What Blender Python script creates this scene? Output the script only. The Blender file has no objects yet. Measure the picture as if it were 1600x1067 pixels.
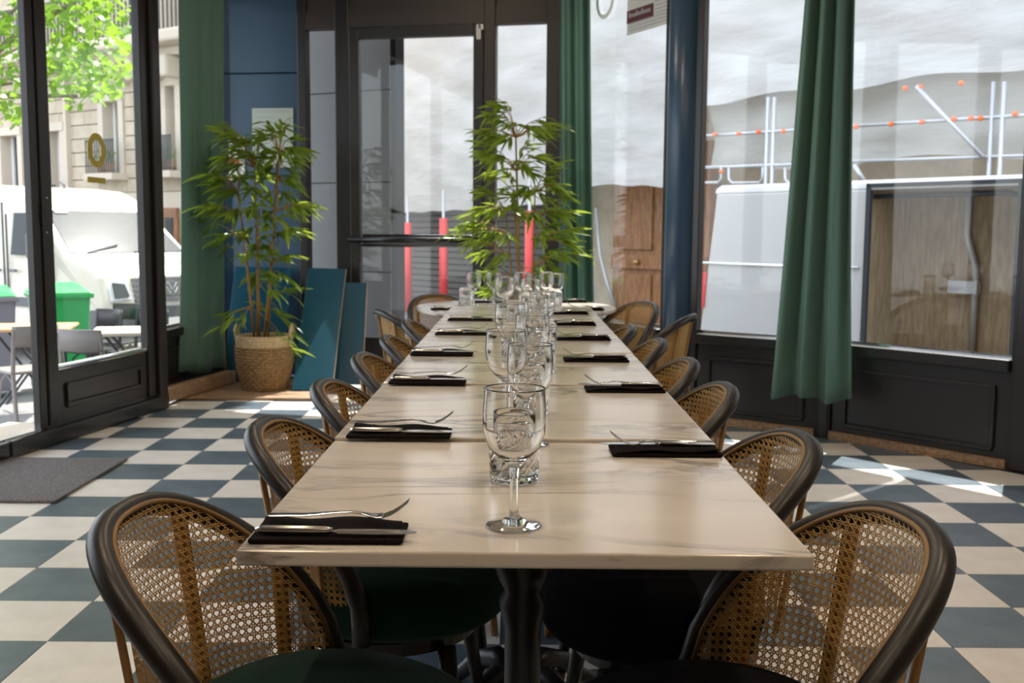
import bpy, bmesh, math, random
import numpy as np
from mathutils import Vector, Matrix
R = math.radians
SC = bpy.context.scene
COL = SC.collection
rnd = random.Random(7)

# ------------------------------------------------------------------ camera
FPX, PITCH, YAW, ROLL, CAMH = 1620.35, 0.1046, -0.001, -0.0073, 1.1575
cam_d = bpy.data.cameras.new('camera'); cam = bpy.data.objects.new('camera', cam_d); COL.objects.link(cam)
cam_d.sensor_width = 36.0; cam_d.lens = 36.0 * FPX / 1600.0
cam.matrix_world = (Matrix.Translation((0, 0, CAMH)) @ Matrix.Rotation(YAW, 4, 'Z') @ Matrix.Rotation(math.pi / 2 - PITCH, 4, 'X')
                    @ Matrix.Rotation(-ROLL, 4, 'Z'))
cam_d.dof.use_dof = True; cam_d.dof.focus_distance = 1.75; cam_d.dof.aperture_fstop = 9.0
cam_d.clip_start = 0.05; cam_d.clip_end = 300
SC.camera = cam

# ------------------------------------------------------------------ world, sun, exposure
w = bpy.data.worlds.new('sky'); SC.world = w; w.use_nodes = True
nt = w.node_tree; bg = nt.nodes['Background']
sky = nt.nodes.new('ShaderNodeTexSky'); sky.sky_type = 'NISHITA'; sky.sun_disc = False
sky.sun_elevation = R(56); sky.sun_rotation = R(27); sky.dust_density = 3.0; sky.air_density = 1.0
haze = nt.nodes.new('ShaderNodeMixRGB'); haze.inputs[0].default_value = 0.55; haze.inputs[2].default_value = (7.0, 7.2, 7.5, 1)
nt.links.new(sky.outputs[0], haze.inputs[1]); nt.links.new(haze.outputs[0], bg.inputs[0])
bg.inputs[1].default_value = 0.30
sun_d = bpy.data.lights.new('sun', 'SUN'); sun_d.energy = 6.0; sun_d.angle = R(0.6); sun_d.color = (1.0, 0.95, 0.87)
sun = bpy.data.objects.new('sun', sun_d); COL.objects.link(sun)
SUN_FROM = Vector((0.45 * math.cos(R(56)), 0.893 * math.cos(R(56)), math.sin(R(56))))
sun.rotation_euler = SUN_FROM.to_track_quat('Z', 'Y').to_euler(); sun.location = (6, 12, 18)
SC.view_settings.view_transform = 'Standard'; SC.view_settings.look = 'None'
SC.view_settings.exposure = 0.92; SC.view_settings.gamma = 1.0
SC.view_settings.use_curve_mapping = False
SC.cycles.max_bounces = 16; SC.cycles.transmission_bounces = 16; SC.cycles.transparent_max_bounces = 24
SC.cycles.diffuse_bounces = 5; SC.cycles.glossy_bounces = 5
SC.cycles.sample_clamp_indirect = 6.0

# ------------------------------------------------------------------ pixel -> place helpers
CM = cam.matrix_world.copy()
def ray(px, py):
    d = CM.to_3x3() @ Vector(((px - 800) / FPX, (533.5 - py) / FPX, -1.0))
    return d
CO = Vector((0, 0, CAMH))
def on_z(px, py, h):
    d = ray(px, py); return CO + d * ((h - CAMH) / d.z)
def at_y(px, py, y):
    d = ray(px, py); return CO + d * (y / d.y)
def on_wall(px, py, A, B):
    A = Vector((A[0], A[1], 0)); B = Vector((B[0], B[1], 0)); n = Vector((B.y - A.y, A.x - B.x, 0))
    d = ray(px, py); t = (A - CO).dot(n) / d.dot(n); return CO + d * t
def V(*a): return Vector(a)

# ------------------------------------------------------------------ materials
MATS = {}
def mat(name, col, rough=0.5, metal=0.0, **k):
    m = bpy.data.materials.new(name); m.use_nodes = True
    b = m.node_tree.nodes['Principled BSDF']
    b.inputs['Base Color'].default_value = (*col, 1); b.inputs['Roughness'].default_value = rough; b.inputs['Metallic'].default_value = metal
    for kk, v in k.items():
        b.inputs[kk.replace('_', ' ')].default_value = v
    MATS[name] = m; return m
def nodes(m): return m.node_tree.nodes, m.node_tree.links, m.node_tree.nodes['Principled BSDF']
def add_noise(m, c1, c2, scale, detail=4, bump=0.0, stretch=(1, 1, 1), coord='Object', lo=0.35, hi=0.65, rough=0.6, bscale=None):
    N, L, b = nodes(m)
    tc = N.new('ShaderNodeTexCoord'); mp = N.new('ShaderNodeMapping'); mp.inputs['Scale'].default_value = stretch
    ns = N.new('ShaderNodeTexNoise'); ns.inputs['Scale'].default_value = scale; ns.inputs['Detail'].default_value = detail; ns.inputs['Roughness'].default_value = rough
    cr = N.new('ShaderNodeValToRGB'); cr.color_ramp.elements[0].position = lo; cr.color_ramp.elements[1].position = hi
    cr.color_ramp.elements[0].color = (*c1, 1); cr.color_ramp.elements[1].color = (*c2, 1)
    L.new(tc.outputs[coord], mp.inputs[0]); L.new(mp.outputs[0], ns.inputs['Vector']); L.new(ns.outputs['Fac'], cr.inputs[0]); L.new(cr.outputs[0], b.inputs['Base Color'])
    if bump:
        bp = N.new('ShaderNodeBump'); bp.inputs['Strength'].default_value = bump; bp.inputs['Distance'].default_value = 0.01
        L.new(ns.outputs['Fac'], bp.inputs['Height']); L.new(bp.outputs[0], b.inputs['Normal'])
    return cr
def tinted_by_object(m, amount):
    N, L, b = nodes(m)
    src = b.inputs['Base Color'].links[0].from_socket
    oi = N.new('ShaderNodeObjectInfo'); mr = N.new('ShaderNodeMapRange'); mr.inputs[3].default_value = 1 - amount; mr.inputs[4].default_value = 1 + amount
    hs = N.new('ShaderNodeHueSaturation'); L.new(oi.outputs['Random'], mr.inputs[0]); L.new(mr.outputs[0], hs.inputs['Value']); L.new(src, hs.inputs['Color']); L.new(hs.outputs[0], b.inputs['Base Color'])

mat('black_paint', (0.016, 0.013, 0.012), 0.34)
mat('black_gloss', (0.012, 0.011, 0.011), 0.22)
mat('brown_black', (0.035, 0.026, 0.023), 0.45)
mat('blue_wall', (0.03, 0.075, 0.135), 0.42)
mat('blue_pillar', (0.03, 0.07, 0.125), 0.3)
mat('blue_board', (0.008, 0.075, 0.125), 0.28)
mat('board_edge', (0.42, 0.27, 0.16), 0.7)
mat('grey_cladding', (0.22, 0.225, 0.25), 0.5)
m = mat('wood_plain', (0.35, 0.22, 0.13), 0.6); add_noise(m, (0.22, 0.13, 0.075), (0.42, 0.28, 0.17), 9, stretch=(1, 6, 6), bump=0.15)
m = mat('tile_white', (0.8, 0.77, 0.72), 0.33); add_noise(m, (0.74, 0.71, 0.66), (0.83, 0.80, 0.755), 7, bump=0.03); tinted_by_object(m, 0.03)
m = mat('tile_dark', (0.07, 0.09, 0.11), 0.36); add_noise(m, (0.075, 0.108, 0.142), (0.115, 0.158, 0.20), 6, bump=0.03); tinted_by_object(m, 0.12)
mat('grout', (0.05, 0.055, 0.06), 0.8)
m = mat('doormat', (0.14, 0.135, 0.135), 0.95); add_noise(m, (0.07, 0.067, 0.066), (0.24, 0.23, 0.225), 170, bump=0.6)
# marble
m = mat('marble', (0.72, 0.68, 0.62), 0.16); N, L, b = nodes(m)
tc = N.new('ShaderNodeTexCoord'); oi = N.new('ShaderNodeObjectInfo')
sh = N.new('ShaderNodeVectorMath'); sh.operation = 'ADD'; ml = N.new('ShaderNodeMath'); ml.operation = 'MULTIPLY'; ml.inputs[1].default_value = 37.0
L.new(oi.outputs['Random'], ml.inputs[0]); L.new(tc.outputs['Object'], sh.inputs[0]); L.new(ml.outputs[0], sh.inputs[1])
mp = N.new('ShaderNodeMapping'); mp.inputs['Scale'].default_value = (0.8, 2.6, 2); mp.inputs['Rotation'].default_value = (0, 0, R(12)); L.new(sh.outputs[0], mp.inputs[0])
n1 = N.new('ShaderNodeTexNoise'); n1.inputs['Scale'].default_value = 2.2; n1.inputs['Detail'].default_value = 8; n1.inputs['Roughness'].default_value = 0.62; n1.inputs['Distortion'].default_value = 0.9; L.new(mp.outputs[0], n1.inputs['Vector'])
v1 = N.new('ShaderNodeValToRGB'); e = v1.color_ramp.elements
e[0].position = 0.45; e[0].color = (0, 0, 0, 1); e[1].position = 0.5; e[1].color = (1, 1, 1, 1)
x = e.new(0.56); x.color = (0, 0, 0, 1)
L.new(n1.outputs['Fac'], v1.inputs[0])
n2 = N.new('ShaderNodeTexNoise'); n2.inputs['Scale'].default_value = 1.7; n2.inputs['Detail'].default_value = 3; L.new(mp.outputs[0], n2.inputs['Vector'])
v2 = N.new('ShaderNodeValToRGB'); v2.color_ramp.elements[0].position = 0.38; v2.color_ramp.elements[1].position = 0.66; L.new(n2.outputs['Fac'], v2.inputs[0])
mm = N.new('ShaderNodeMath'); mm.operation = 'MULTIPLY'; L.new(v1.outputs[0], mm.inputs[0]); L.new(v2.outputs[0], mm.inputs[1])
mx = N.new('ShaderNodeMixRGB'); mx.inputs[1].default_value = (0.74, 0.685, 0.615, 1); mx.inputs[2].default_value = (0.17, 0.155, 0.15, 1); L.new(mm.outputs[0], mx.inputs[0])
n3 = N.new('ShaderNodeTexNoise'); n3.inputs['Scale'].default_value = 3.0; n3.inputs['Detail'].default_value = 4; L.new(mp.outputs[0], n3.inputs['Vector'])
mx2 = N.new('ShaderNodeMixRGB'); mx2.blend_type = 'MULTIPLY'; mx2.inputs[0].default_value = 0.6
v3 = N.new('ShaderNodeValToRGB'); v3.color_ramp.elements[0].color = (0.84, 0.83, 0.82, 1); v3.color_ramp.elements[0].position = 0.3; v3.color_ramp.elements[1].position = 0.65; L.new(n3.outputs['Fac'], v3.inputs[0])
L.new(mx.outputs[0], mx2.inputs[1]); L.new(v3.outputs[0], mx2.inputs[2]); L.new(mx2.outputs[0], b.inputs['Base Color'])
m = mat('honey_wood', (0.36, 0.19, 0.06), 0.45); add_noise(m, (0.29, 0.145, 0.04), (0.43, 0.24, 0.085), 14, stretch=(5, 5, 1))
m = mat('cane', (0.46, 0.275, 0.085), 0.42); add_noise(m, (0.46, 0.275, 0.085), (0.62, 0.40, 0.14), 60)
mat('rail_black', (0.014, 0.012, 0.011), 0.38)
mat('velvet_green', (0.005, 0.03, 0.019), 0.9, Sheen_Weight=0.05, Specular_IOR_Level=0.15)
mat('velvet_black', (0.005, 0.005, 0.007), 0.95, Specular_IOR_Level=0.12)
mat('cast_iron', (0.012, 0.012, 0.014), 0.38)
mat('brass', (0.5, 0.3, 0.12), 0.35, 0.9)
mat('steel', (0.62, 0.60, 0.58), 0.16, 1.0)
mat('chrome', (0.75, 0.75, 0.76), 0.12, 1.0)
m = mat('napkin', (0.01, 0.008, 0.008), 0.95, Specular_IOR_Level=0.1); add_noise(m, (0.007, 0.0055, 0.0055), (0.014, 0.011, 0.0105), 300, bump=0.3)
def curtain_mat():
    m = mat('curtain', (0.135, 0.255, 0.21), 0.8, Sheen_Weight=0.15); N, L, b = nodes(m)
    tr = N.new('ShaderNodeBsdfTranslucent'); tr.inputs[0].default_value = (0.17, 0.33, 0.27, 1)
    ms = N.new('ShaderNodeMixShader'); ms.inputs[0].default_value = 0.24
    L.new(b.outputs[0], ms.inputs[1]); L.new(tr.outputs[0], ms.inputs[2]); L.new(ms.outputs[0], N['Material Output'].inputs[0])
curtain_mat()
def pane_mat(name, tint=(0.97, 0.98, 0.975)):
    m = bpy.data.materials.new(name); m.use_nodes = True; N = m.node_tree.nodes; L = m.node_tree.links
    N.remove(N['Principled BSDF'])
    t = N.new('ShaderNodeBsdfTransparent'); t.inputs[0].default_value = (*tint, 1)
    g = N.new('ShaderNodeBsdfGlossy'); g.inputs['Roughness'].default_value = 0.02
    lw = N.new('ShaderNodeLayerWeight'); lw.inputs[0].default_value = 0.5
    pw = N.new('ShaderNodeMath'); pw.operation = 'POWER'; pw.inputs[1].default_value = 5.0; L.new(lw.outputs['Facing'], pw.inputs[0])
    fr = N.new('ShaderNodeMath'); fr.operation = 'MULTIPLY_ADD'; fr.inputs[1].default_value = 0.9; fr.inputs[2].default_value = 0.03; L.new(pw.outputs[0], fr.inputs[0])
    ms = N.new('ShaderNodeMixShader'); L.new(fr.outputs[0], ms.inputs[0]); L.new(t.outputs[0], ms.inputs[1]); L.new(g.outputs[0], ms.inputs[2])
    L.new(ms.outputs[0], N['Material Output'].inputs[0]); MATS[name] = m
pane_mat('window_glass')
m = bpy.data.materials.new('crystal'); m.use_nodes = True; MATS['crystal'] = m
N = m.node_tree.nodes; L = m.node_tree.links; N.remove(N['Principled BSDF'])
g = N.new('ShaderNodeBsdfGlass'); g.inputs['IOR'].default_value = 1.48; g.inputs['Roughness'].default_value = 0.0; g.inputs[0].default_value = (0.985, 0.985, 0.98, 1)
L.new(g.outputs[0], N['Material Output'].inputs[0])
mat('gold', (0.42, 0.33, 0.04), 0.35, 0.3)
mat('white_paint', (0.8, 0.8, 0.79), 0.35)
mat('cream_paint', (0.78, 0.74, 0.63), 0.3)
mat('van_white', (0.66, 0.62, 0.53), 0.3)
mat('van_grey', (0.10, 0.105, 0.115), 0.5)
mat('van_glass', (0.05, 0.06, 0.065), 0.08, Specular_IOR_Level=0.12)
mat('black_matte', (0.012, 0.012, 0.013), 0.85, Specular_IOR_Level=0.1)
mat('van_white_shaded', (0.56, 0.56, 0.575), 0.3)  # white van paint, greyed to put the shade of its side into the colour
mat('cane_dark', (0.24, 0.14, 0.05), 0.5)
mat('rubber', (0.03, 0.035, 0.045), 0.5)
mat('lamp_glass', (0.55, 0.57, 0.6), 0.1)
m = mat('plywood', (0.33, 0.24, 0.15), 0.6); add_noise(m, (0.25, 0.18, 0.11), (0.40, 0.30, 0.19), 5, stretch=(6, 6, 1))
mat('galvanised', (0.5, 0.51, 0.53), 0.45, 0.5)
mat('orange_plastic', (0.9, 0.17, 0.03), 0.5)
mat('red_plastic', (0.75, 0.07, 0.07), 0.5)
mat('bin_green', (0.02, 0.35, 0.09), 0.4)
mat('bin_grey', (0.17, 0.17, 0.2), 0.5)
def tarp_mat(name, col):
    m = mat(name, col, 0.55); N, L, b = nodes(m)
    add_noise(m, tuple(c * 0.88 for c in col), col, 1.6, 5, bump=0.7, stretch=(0.8, 0.8, 2.6), rough=0.5); N['Bump'].inputs['Distance'].default_value = 0.07
    tr = N.new('ShaderNodeBsdfTranslucent'); tr.inputs[0].default_value = (*col, 1)
    ms = N.new('ShaderNodeMixShader'); ms.inputs[0].default_value = 0.35
    L.new(b.outputs[0], ms.inputs[1]); L.new(tr.outputs[0], ms.inputs[2]); L.new(ms.outputs[0], N['Material Output'].inputs[0])
tarp_mat('tarp', (0.66, 0.66, 0.66)); tarp_mat('tarp_grey', (0.56, 0.555, 0.53))
m = mat('stone', (0.55, 0.46, 0.35), 0.85); add_noise(m, (0.44, 0.365, 0.275), (0.56, 0.475, 0.37), 4, bump=0.1); tinted_by_object(m, 0.05)
mat('stone_light', (0.58, 0.51, 0.42), 0.85)
mat('iron_railing', (0.03, 0.035, 0.045), 0.5)
mat('shutter_grey', (0.085, 0.085, 0.09), 0.5)
m = mat('oak_door', (0.28, 0.12, 0.05), 0.45); add_noise(m, (0.18, 0.07, 0.025), (0.33, 0.15, 0.06), 4, stretch=(6, 6, 1))
m = mat('asphalt', (0.2, 0.2, 0.2), 0.9); add_noise(m, (0.16, 0.16, 0.16), (0.25, 0.25, 0.245), 30)
m = mat('cobble', (0.42, 0.40, 0.37), 0.85); add_noise(m, (0.35, 0.33, 0.30), (0.5, 0.48, 0.44), 9); tinted_by_object(m, 0.15)
mat('table_wood', (0.55, 0.33, 0.16), 0.5)
mat('chair_grey', (0.22, 0.20, 0.19), 0.5)
mat('chair_black', (0.03, 0.03, 0.035), 0.4)
m = mat('jute', (0.50, 0.33, 0.16), 0.9); add_noise(m, (0.20, 0.115, 0.045), (0.44, 0.28, 0.13), 40, stretch=(1, 1, 3), bump=0.4)
m = mat('jute_pale', (0.52, 0.38, 0.20), 0.9); add_noise(m, (0.45, 0.32, 0.16), (0.62, 0.48, 0.28), 50, bump=0.3)
mat('soil', (0.04, 0.028, 0.02), 0.95)
mat('culm', (0.34, 0.19, 0.055), 0.5)
def leaf_mat(name, c1, c2, tcol, mixf):
    m = mat(name, c1, 0.4); N, L, b = nodes(m)
    oi = N.new('ShaderNodeObjectInfo'); tc = N.new('ShaderNodeTexCoord'); ns = N.new('ShaderNodeTexNoise'); ns.inputs['Scale'].default_value = 5.0
    L.new(tc.outputs['Object'], ns.inputs['Vector'])
    ad = N.new('ShaderNodeMath'); ad.operation = 'ADD'; sb = N.new('ShaderNodeMath'); sb.operation = 'SUBTRACT'; sb.inputs[1].default_value = 0.5
    L.new(oi.outputs['Random'], ad.inputs[0]); L.new(ns.outputs['Fac'], ad.inputs[1]); L.new(ad.outputs[0], sb.inputs[0])
    mx = N.new('ShaderNodeMixRGB'); mx.inputs[1].default_value = (*c1, 1); mx.inputs[2].default_value = (*c2, 1); L.new(sb.outputs[0], mx.inputs[0]); L.new(mx.outputs[0], b.inputs['Base Color'])
    tr = N.new('ShaderNodeBsdfTranslucent'); tr.inputs[0].default_value = (*tcol, 1)
    ms = N.new('ShaderNodeMixShader'); ms.inputs[0].default_value = mixf
    L.new(b.outputs[0], ms.inputs[1]); L.new(tr.outputs[0], ms.inputs[2]); L.new(ms.outputs[0], N['Material Output'].inputs[0])
leaf_mat('bamboo_leaf', (0.08, 0.16, 0.015), (0.30, 0.40, 0.04), (0.42, 0.55, 0.05), 0.35)
leaf_mat('tree_leaf', (0.06, 0.17, 0.02), (0.16, 0.32, 0.03), (0.34, 0.56, 0.05), 0.42)
mat('bark', (0.25, 0.20, 0.15), 0.9)
mat('paper', (0.78, 0.77, 0.72), 0.8)
mat('paper_green', (0.45, 0.52, 0.47), 0.5)
mat('red_print', (0.6, 0.05, 0.04), 0.7)
mat('burgundy', (0.12, 0.03, 0.045), 0.6)
mat('grey_print', (0.42, 0.43, 0.45), 0.7)
mat('sticker_white', (0.75, 0.75, 0.76), 0.5)
mat('ceiling_paint', (0.62, 0.58, 0.52), 0.8)
mat('inner_wall', (0.30, 0.26, 0.22), 0.8)
mat('awning', (0.25, 0.22, 0.16), 0.8)
mat('plastic_white', (0.75, 0.74, 0.70), 0.4)
mat('plant_pot', (0.05, 0.05, 0.05), 0.6)
m = mat('lamp_warm', (1, 1, 1), 0.5); m.node_tree.nodes['Principled BSDF'].inputs['Emission Color'].default_value = (1.0, 0.78, 0.55, 1); m.node_tree.nodes['Principled BSDF'].inputs['Emission Strength'].default_value = 300.0

# ------------------------------------------------------------------ mesh helpers
class MB:
    def __init__(s): s.v = []; s.f = []
    def add(s, vs, fs):
        o = len(s.v); s.v += [tuple(q) for q in vs]; s.f += [tuple(i + o for i in q) for q in fs]; return s
    def box(s, c, d, M=None, rz=0.0):
        hx, hy, hz = d[0] / 2, d[1] / 2, d[2] / 2
        cz, sz = math.cos(rz), math.sin(rz)
        vs = []
        for x, y, z in ((-1,-1,-1),(1,-1,-1),(1,1,-1),(-1,1,-1),(-1,-1,1),(1,-1,1),(1,1,1),(-1,1,1)):
            X, Y, Z = x * hx, y * hy, z * hz
            p = V(c[0] + X * cz - Y * sz, c[1] + X * sz + Y * cz, c[2] + Z)
            vs.append(M @ p if M else p)
        return s.add(vs, [(0,3,2,1),(4,5,6,7),(0,1,5,4),(1,2,6,5),(2,3,7,6),(3,0,4,7)])
    def span(s, A, B, z0, z1, t, off=0.0):
        # upright slab from plan point A to B, z0..z1, thickness t, shifted sideways by off
        A = V(A[0], A[1], 0); B = V(B[0], B[1], 0); e = (B - A).normalized(); n = V(-e.y, e.x, 0)
        q = [A + n * (off - t / 2), B + n * (off - t / 2), B + n * (off + t / 2), A + n * (off + t / 2)]
        vs = [(p.x, p.y, z0) for p in q] + [(p.x, p.y, z1) for p in q]
        return s.add(vs, [(0,3,2,1),(4,5,6,7),(0,1,5,4),(1,2,6,5),(2,3,7,6),(3,0,4,7)])
    def tube(s, pts, rad, n=8, caps=True, flat=None):
        pts = [V(*p) for p in pts]; k = len(pts); o = len(s.v)
        if not hasattr(rad, '__len__'): rad = [rad] * k
        up = None
        for i, p in enumerate(pts):
            t = (pts[min(i + 1, k - 1)] - pts[max(i - 1, 0)]).normalized()
            if up is None:
                up = V(0, 0, 1) if abs(t.z) < 0.9 else V(1, 0, 0)
            a = t.cross(up).normalized(); bb = a.cross(t).normalized(); up = bb
            for j in range(n):
                an = 2 * math.pi * j / n
                s.v.append(tuple(p + (a * math.cos(an) + bb * math.sin(an) * (flat or 1)) * rad[i]))
        for i in range(k - 1):
            for j in range(n):
                s.f.append((o + i * n + j, o + i * n + (j + 1) % n, o + (i + 1) * n + (j + 1) % n, o + (i + 1) * n + j))
        if caps:
            s.f.append(tuple(o + j for j in range(n))[::-1]); s.f.append(tuple(o + (k - 1) * n + j for j in range(n)))
        return s
    def lathe(s, prof, n=24, c=(0, 0, 0), rmod=None):
        o = len(s.v); k = len(prof)
        for i, (r, z) in enumerate(prof):
            for j in range(n):
                a = 2 * math.pi * j / n; rr = r if rmod is None else rmod(i, j, r)
                s.v.append((c[0] + rr * math.cos(a), c[1] + rr * math.sin(a), c[2] + z))
        for i in range(k - 1):
            for j in range(n):
                s.f.append((o + i * n + j, o + i * n + (j + 1) % n, o + (i + 1) * n + (j + 1) % n, o + (i + 1) * n + j))
        ring = prof[0] == prof[-1]
        if prof[0][0] > 1e-5 and not ring: s.f.append(tuple(o + j for j in range(n))[::-1])
        if prof[-1][0] > 1e-5 and not ring: s.f.append(tuple(o + (k - 1) * n + j for j in range(n)))
        return s
    def prism(s, poly, M, d):
        # poly in local xy, extruded 0..d along local z, placed by matrix M
        n = len(poly)
        vs = [M @ V(x, y, 0) for x, y in poly] + [M @ V(x, y, d) for x, y in poly]
        return s.add(vs, [tuple(range(n))[::-1], tuple(range(n, 2 * n))] + [(i, (i + 1) % n, n + (i + 1) % n, n + i) for i in range(n)])
    def grid(s, fn, nu, nv):
        o = len(s.v)
        for i in range(nu + 1):
            for j in range(nv + 1): s.v.append(tuple(fn(i / nu, j / nv)))
        for i in range(nu):
            for j in range(nv): s.f.append((o + i * (nv + 1) + j, o + (i + 1) * (nv + 1) + j, o + (i + 1) * (nv + 1) + j + 1, o + i * (nv + 1) + j + 1))
        return s
    def mesh(s, name, m, smooth=False):
        me = bpy.data.meshes.new(name); me.from_pydata(s.v, [], s.f); me.update()
        bm = bmesh.new(); bm.from_mesh(me); bmesh.ops.remove_doubles(bm, verts=bm.verts, dist=1e-6); bmesh.ops.recalc_face_normals(bm, faces=bm.faces); bm.to_mesh(me); bm.free()
        me.materials.append(MATS[m])
        if smooth: me.polygons.foreach_set('use_smooth', [True] * len(me.polygons))
        return me
    def build(s, name, m, parent=None, smooth=False, bevel=0.0, seg=2):
        return link(name, s.mesh(name, m, smooth), parent, bevel, seg)
def link(name, me, parent=None, bevel=0.0, seg=2, solid=0.0):
    o = bpy.data.objects.new(name, me); COL.objects.link(o)
    if parent is not None: o.parent = parent
    if solid:
        md = o.modifiers.new('thick', 'SOLIDIFY'); md.thickness = solid; md.offset = 0
    if bevel:
        md = o.modifiers.new('edge', 'BEVEL'); md.width = bevel; md.segments = seg; md.limit_method = 'ANGLE'; md.angle_limit = R(40); md.harden_normals = False
    return o
def tag(o, label=None, cat=None, group=None, kind=None):
    if label: o['label'] = label
    if cat: o['category'] = cat
    if group: o['group'] = group
    if kind: o['kind'] = kind
    return o
def thing(name, label, cat, loc=(0, 0, 0), rz=0.0, group=None, kind=None):
    o = bpy.data.objects.new(name, None); COL.objects.link(o); o.location = loc; o.rotation_euler = (0, 0, rz); o.empty_display_size = 0.1
    return tag(o, label, cat, group, kind)
def struct(name, mb, m, parent=None, **k):
    o = mb.build(name, m, parent, **k)
    if parent is None: o['kind'] = 'structure'
    return o
def kids(o): return [c for c in bpy.data.objects if c.parent == o]
def copy_tree(o, parent=None, table=None):
    c = o.copy(); COL.objects.link(c)
    if parent is not None: c.parent = parent
    for ch in o.children: copy_tree(ch, c)
    return c
def text_mesh(name, body, m, size, M, parent=None, extrude=0.001):
    cu = bpy.data.curves.new(name, 'FONT'); cu.body = body; cu.size = size; cu.extrude = extrude; cu.align_x = 'CENTER'; cu.align_y = 'CENTER'
    o = bpy.data.objects.new(name, cu); COL.objects.link(o); cu.materials.append(MATS[m]); o.matrix_world = M
    if parent is not None: o.parent = parent
    return o

# ================================================================== THE ROOM
P_LS = (-3.20, 1.70); P_L0 = (-2.574, 5.143); P_L1 = (-2.288, 6.713); P_A2 = (-2.46, 6.95); P_B2 = (-2.31, 8.36)
P_D0 = (-1.66, 8.28); P_D1 = (0.36, 7.86); P_C1 = (1.00, 6.60); P_B0 = (1.12, 6.41); P_BA = (1.813, 5.896); P_A1 = (2.55, 5.05); P_R = (3.25, 4.0)
CEIL = 3.45; SILL = 0.55; HEAD = 3.0; T_TABLE = 0.745

def gz(x): return -0.375 + 0.025 * x          # the street falls away a little to the left

# floor slab, tiles
ROOM = [(-3.2, -3.0), (3.25, -3.0), (3.25, 4.0), (2.55, 5.05), (1.813, 5.896), (0.36, 7.86), (-1.66, 8.25), (-2.30, 8.3), (-2.30, 6.8), (-2.574, 5.143), (-3.2, 1.7)]
fl = MB(); fl.add([(x, y, -0.006) for x, y in ROOM] + [(x, y, -0.5) for x, y in ROOM], [tuple(range(len(ROOM)))] + [(i, (i + 1) % len(ROOM), (i + 1) % len(ROOM) + len(ROOM), i + len(ROOM)) for i in range(len(ROOM))])
floor = struct('floor', fl, 'grout')
floor['label'] = 'checkerboard floor of white and slate blue square tiles'
CLIP = [(-3.2, -3.0), (3.25, -3.0), (3.25, 4.0), (2.55, 5.05), (1.813, 5.896), (0.36, 7.86), (-1.66, 8.25), (-2.02, 8.25), (-2.574, 5.143), (-3.2, 1.7)]
def clip_poly(poly, clip):
    out = poly
    for i in range(len(clip)):
        a, b_ = clip[i], clip[(i + 1) % len(clip)]; inp, out = out, []
        def side(p): return (b_[0] - a[0]) * (p[1] - a[1]) - (b_[1] - a[1]) * (p[0] - a[0])
        for j in range(len(inp)):
            p, q = inp[j], inp[(j + 1) % len(inp)]; sp, sq = side(p), side(q)
            if sp >= 0: out.append(p)
            if (sp >= 0) != (sq >= 0):
                t = sp / (sp - sq); out.append((p[0] + (q[0] - p[0]) * t, p[1] + (q[1] - p[1]) * t))
        if not out: return []
    return out
TS, TX, TY, GAP = 0.32, -1.3041, 2.8263, 0.0014
def slab(poly, z0=-0.012, z1=0.0):
    n = len(poly); return [(x, y, z1) for x, y in poly] + [(x, y, z0) for x, y in poly], [tuple(range(n))] + [(i, i + n, (i + 1) % n + n, (i + 1) % n) for i in range(n)]
tile_me = {}
h = TS / 2 - GAP
for key, mn in ((1, 'tile_white'), (0, 'tile_dark')):
    b_ = MB(); vs, fs = slab([(-h, -h), (h, -h), (h, h), (-h, h)]); b_.add(vs, fs); tile_me[key] = b_.mesh('tile', mn)
CMI = CM.inverted(); tiles = []
for c in range(-8, 18):
    for r in range(-19, 18):
        cx, cy = TX + (c + .5) * TS, TY + (r + .5) * TS
        sq = [(cx - h, cy - h), (cx + h, cy - h), (cx + h, cy + h), (cx - h, cy + h)]
        pl = clip_poly(sq, CLIP)
        if len(pl) < 3: continue
        ar = abs(sum(pl[i][0] * pl[(i + 1) % len(pl)][1] - pl[(i + 1) % len(pl)][0] * pl[i][1] for i in range(len(pl)))) / 2
        if ar < 2e-4: continue
        q = CMI @ V(cx, cy, 0); depth = -q.z; vis = False
        if depth > 0.3:
            u = 800 + FPX * q.x / depth; v_ = 533.5 - FPX * q.y / depth
            vis = -140 < u < 1740 and v_ < 1180
        tiles.append((not vis, depth, c, r, pl, ar > 0.97 * (2 * h) ** 2, (cx, cy)))
tiles.sort(key=lambda q: (q[0], q[1]))
rest = {0: MB(), 1: MB()}
cnt = {0: 0, 1: 0}
for hid, depth, c, r, pl, full, (cx, cy) in tiles:
    k = (c + r) & 1
    if not hid and sum(cnt.values()) < 296:
        cnt[k] += 1
        if full:
            o = link('tile', tile_me[k], floor); o.location = (cx, cy, 0)
        else:
            b_ = MB(); vs, fs = slab([(x - cx, y - cy) for x, y in pl]); b_.add(vs, fs); o = b_.build('tile', 'tile_white' if k else 'tile_dark', floor); o.location = (cx, cy, 0)
    else:
        vs, fs = slab(pl); rest[k].add(vs, fs)
for k in (0, 1):
    if rest[k].v:
        o = rest[k].build('tile_field', 'tile_white' if k else 'tile_dark', floor); o['kind'] = 'stuff'

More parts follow.
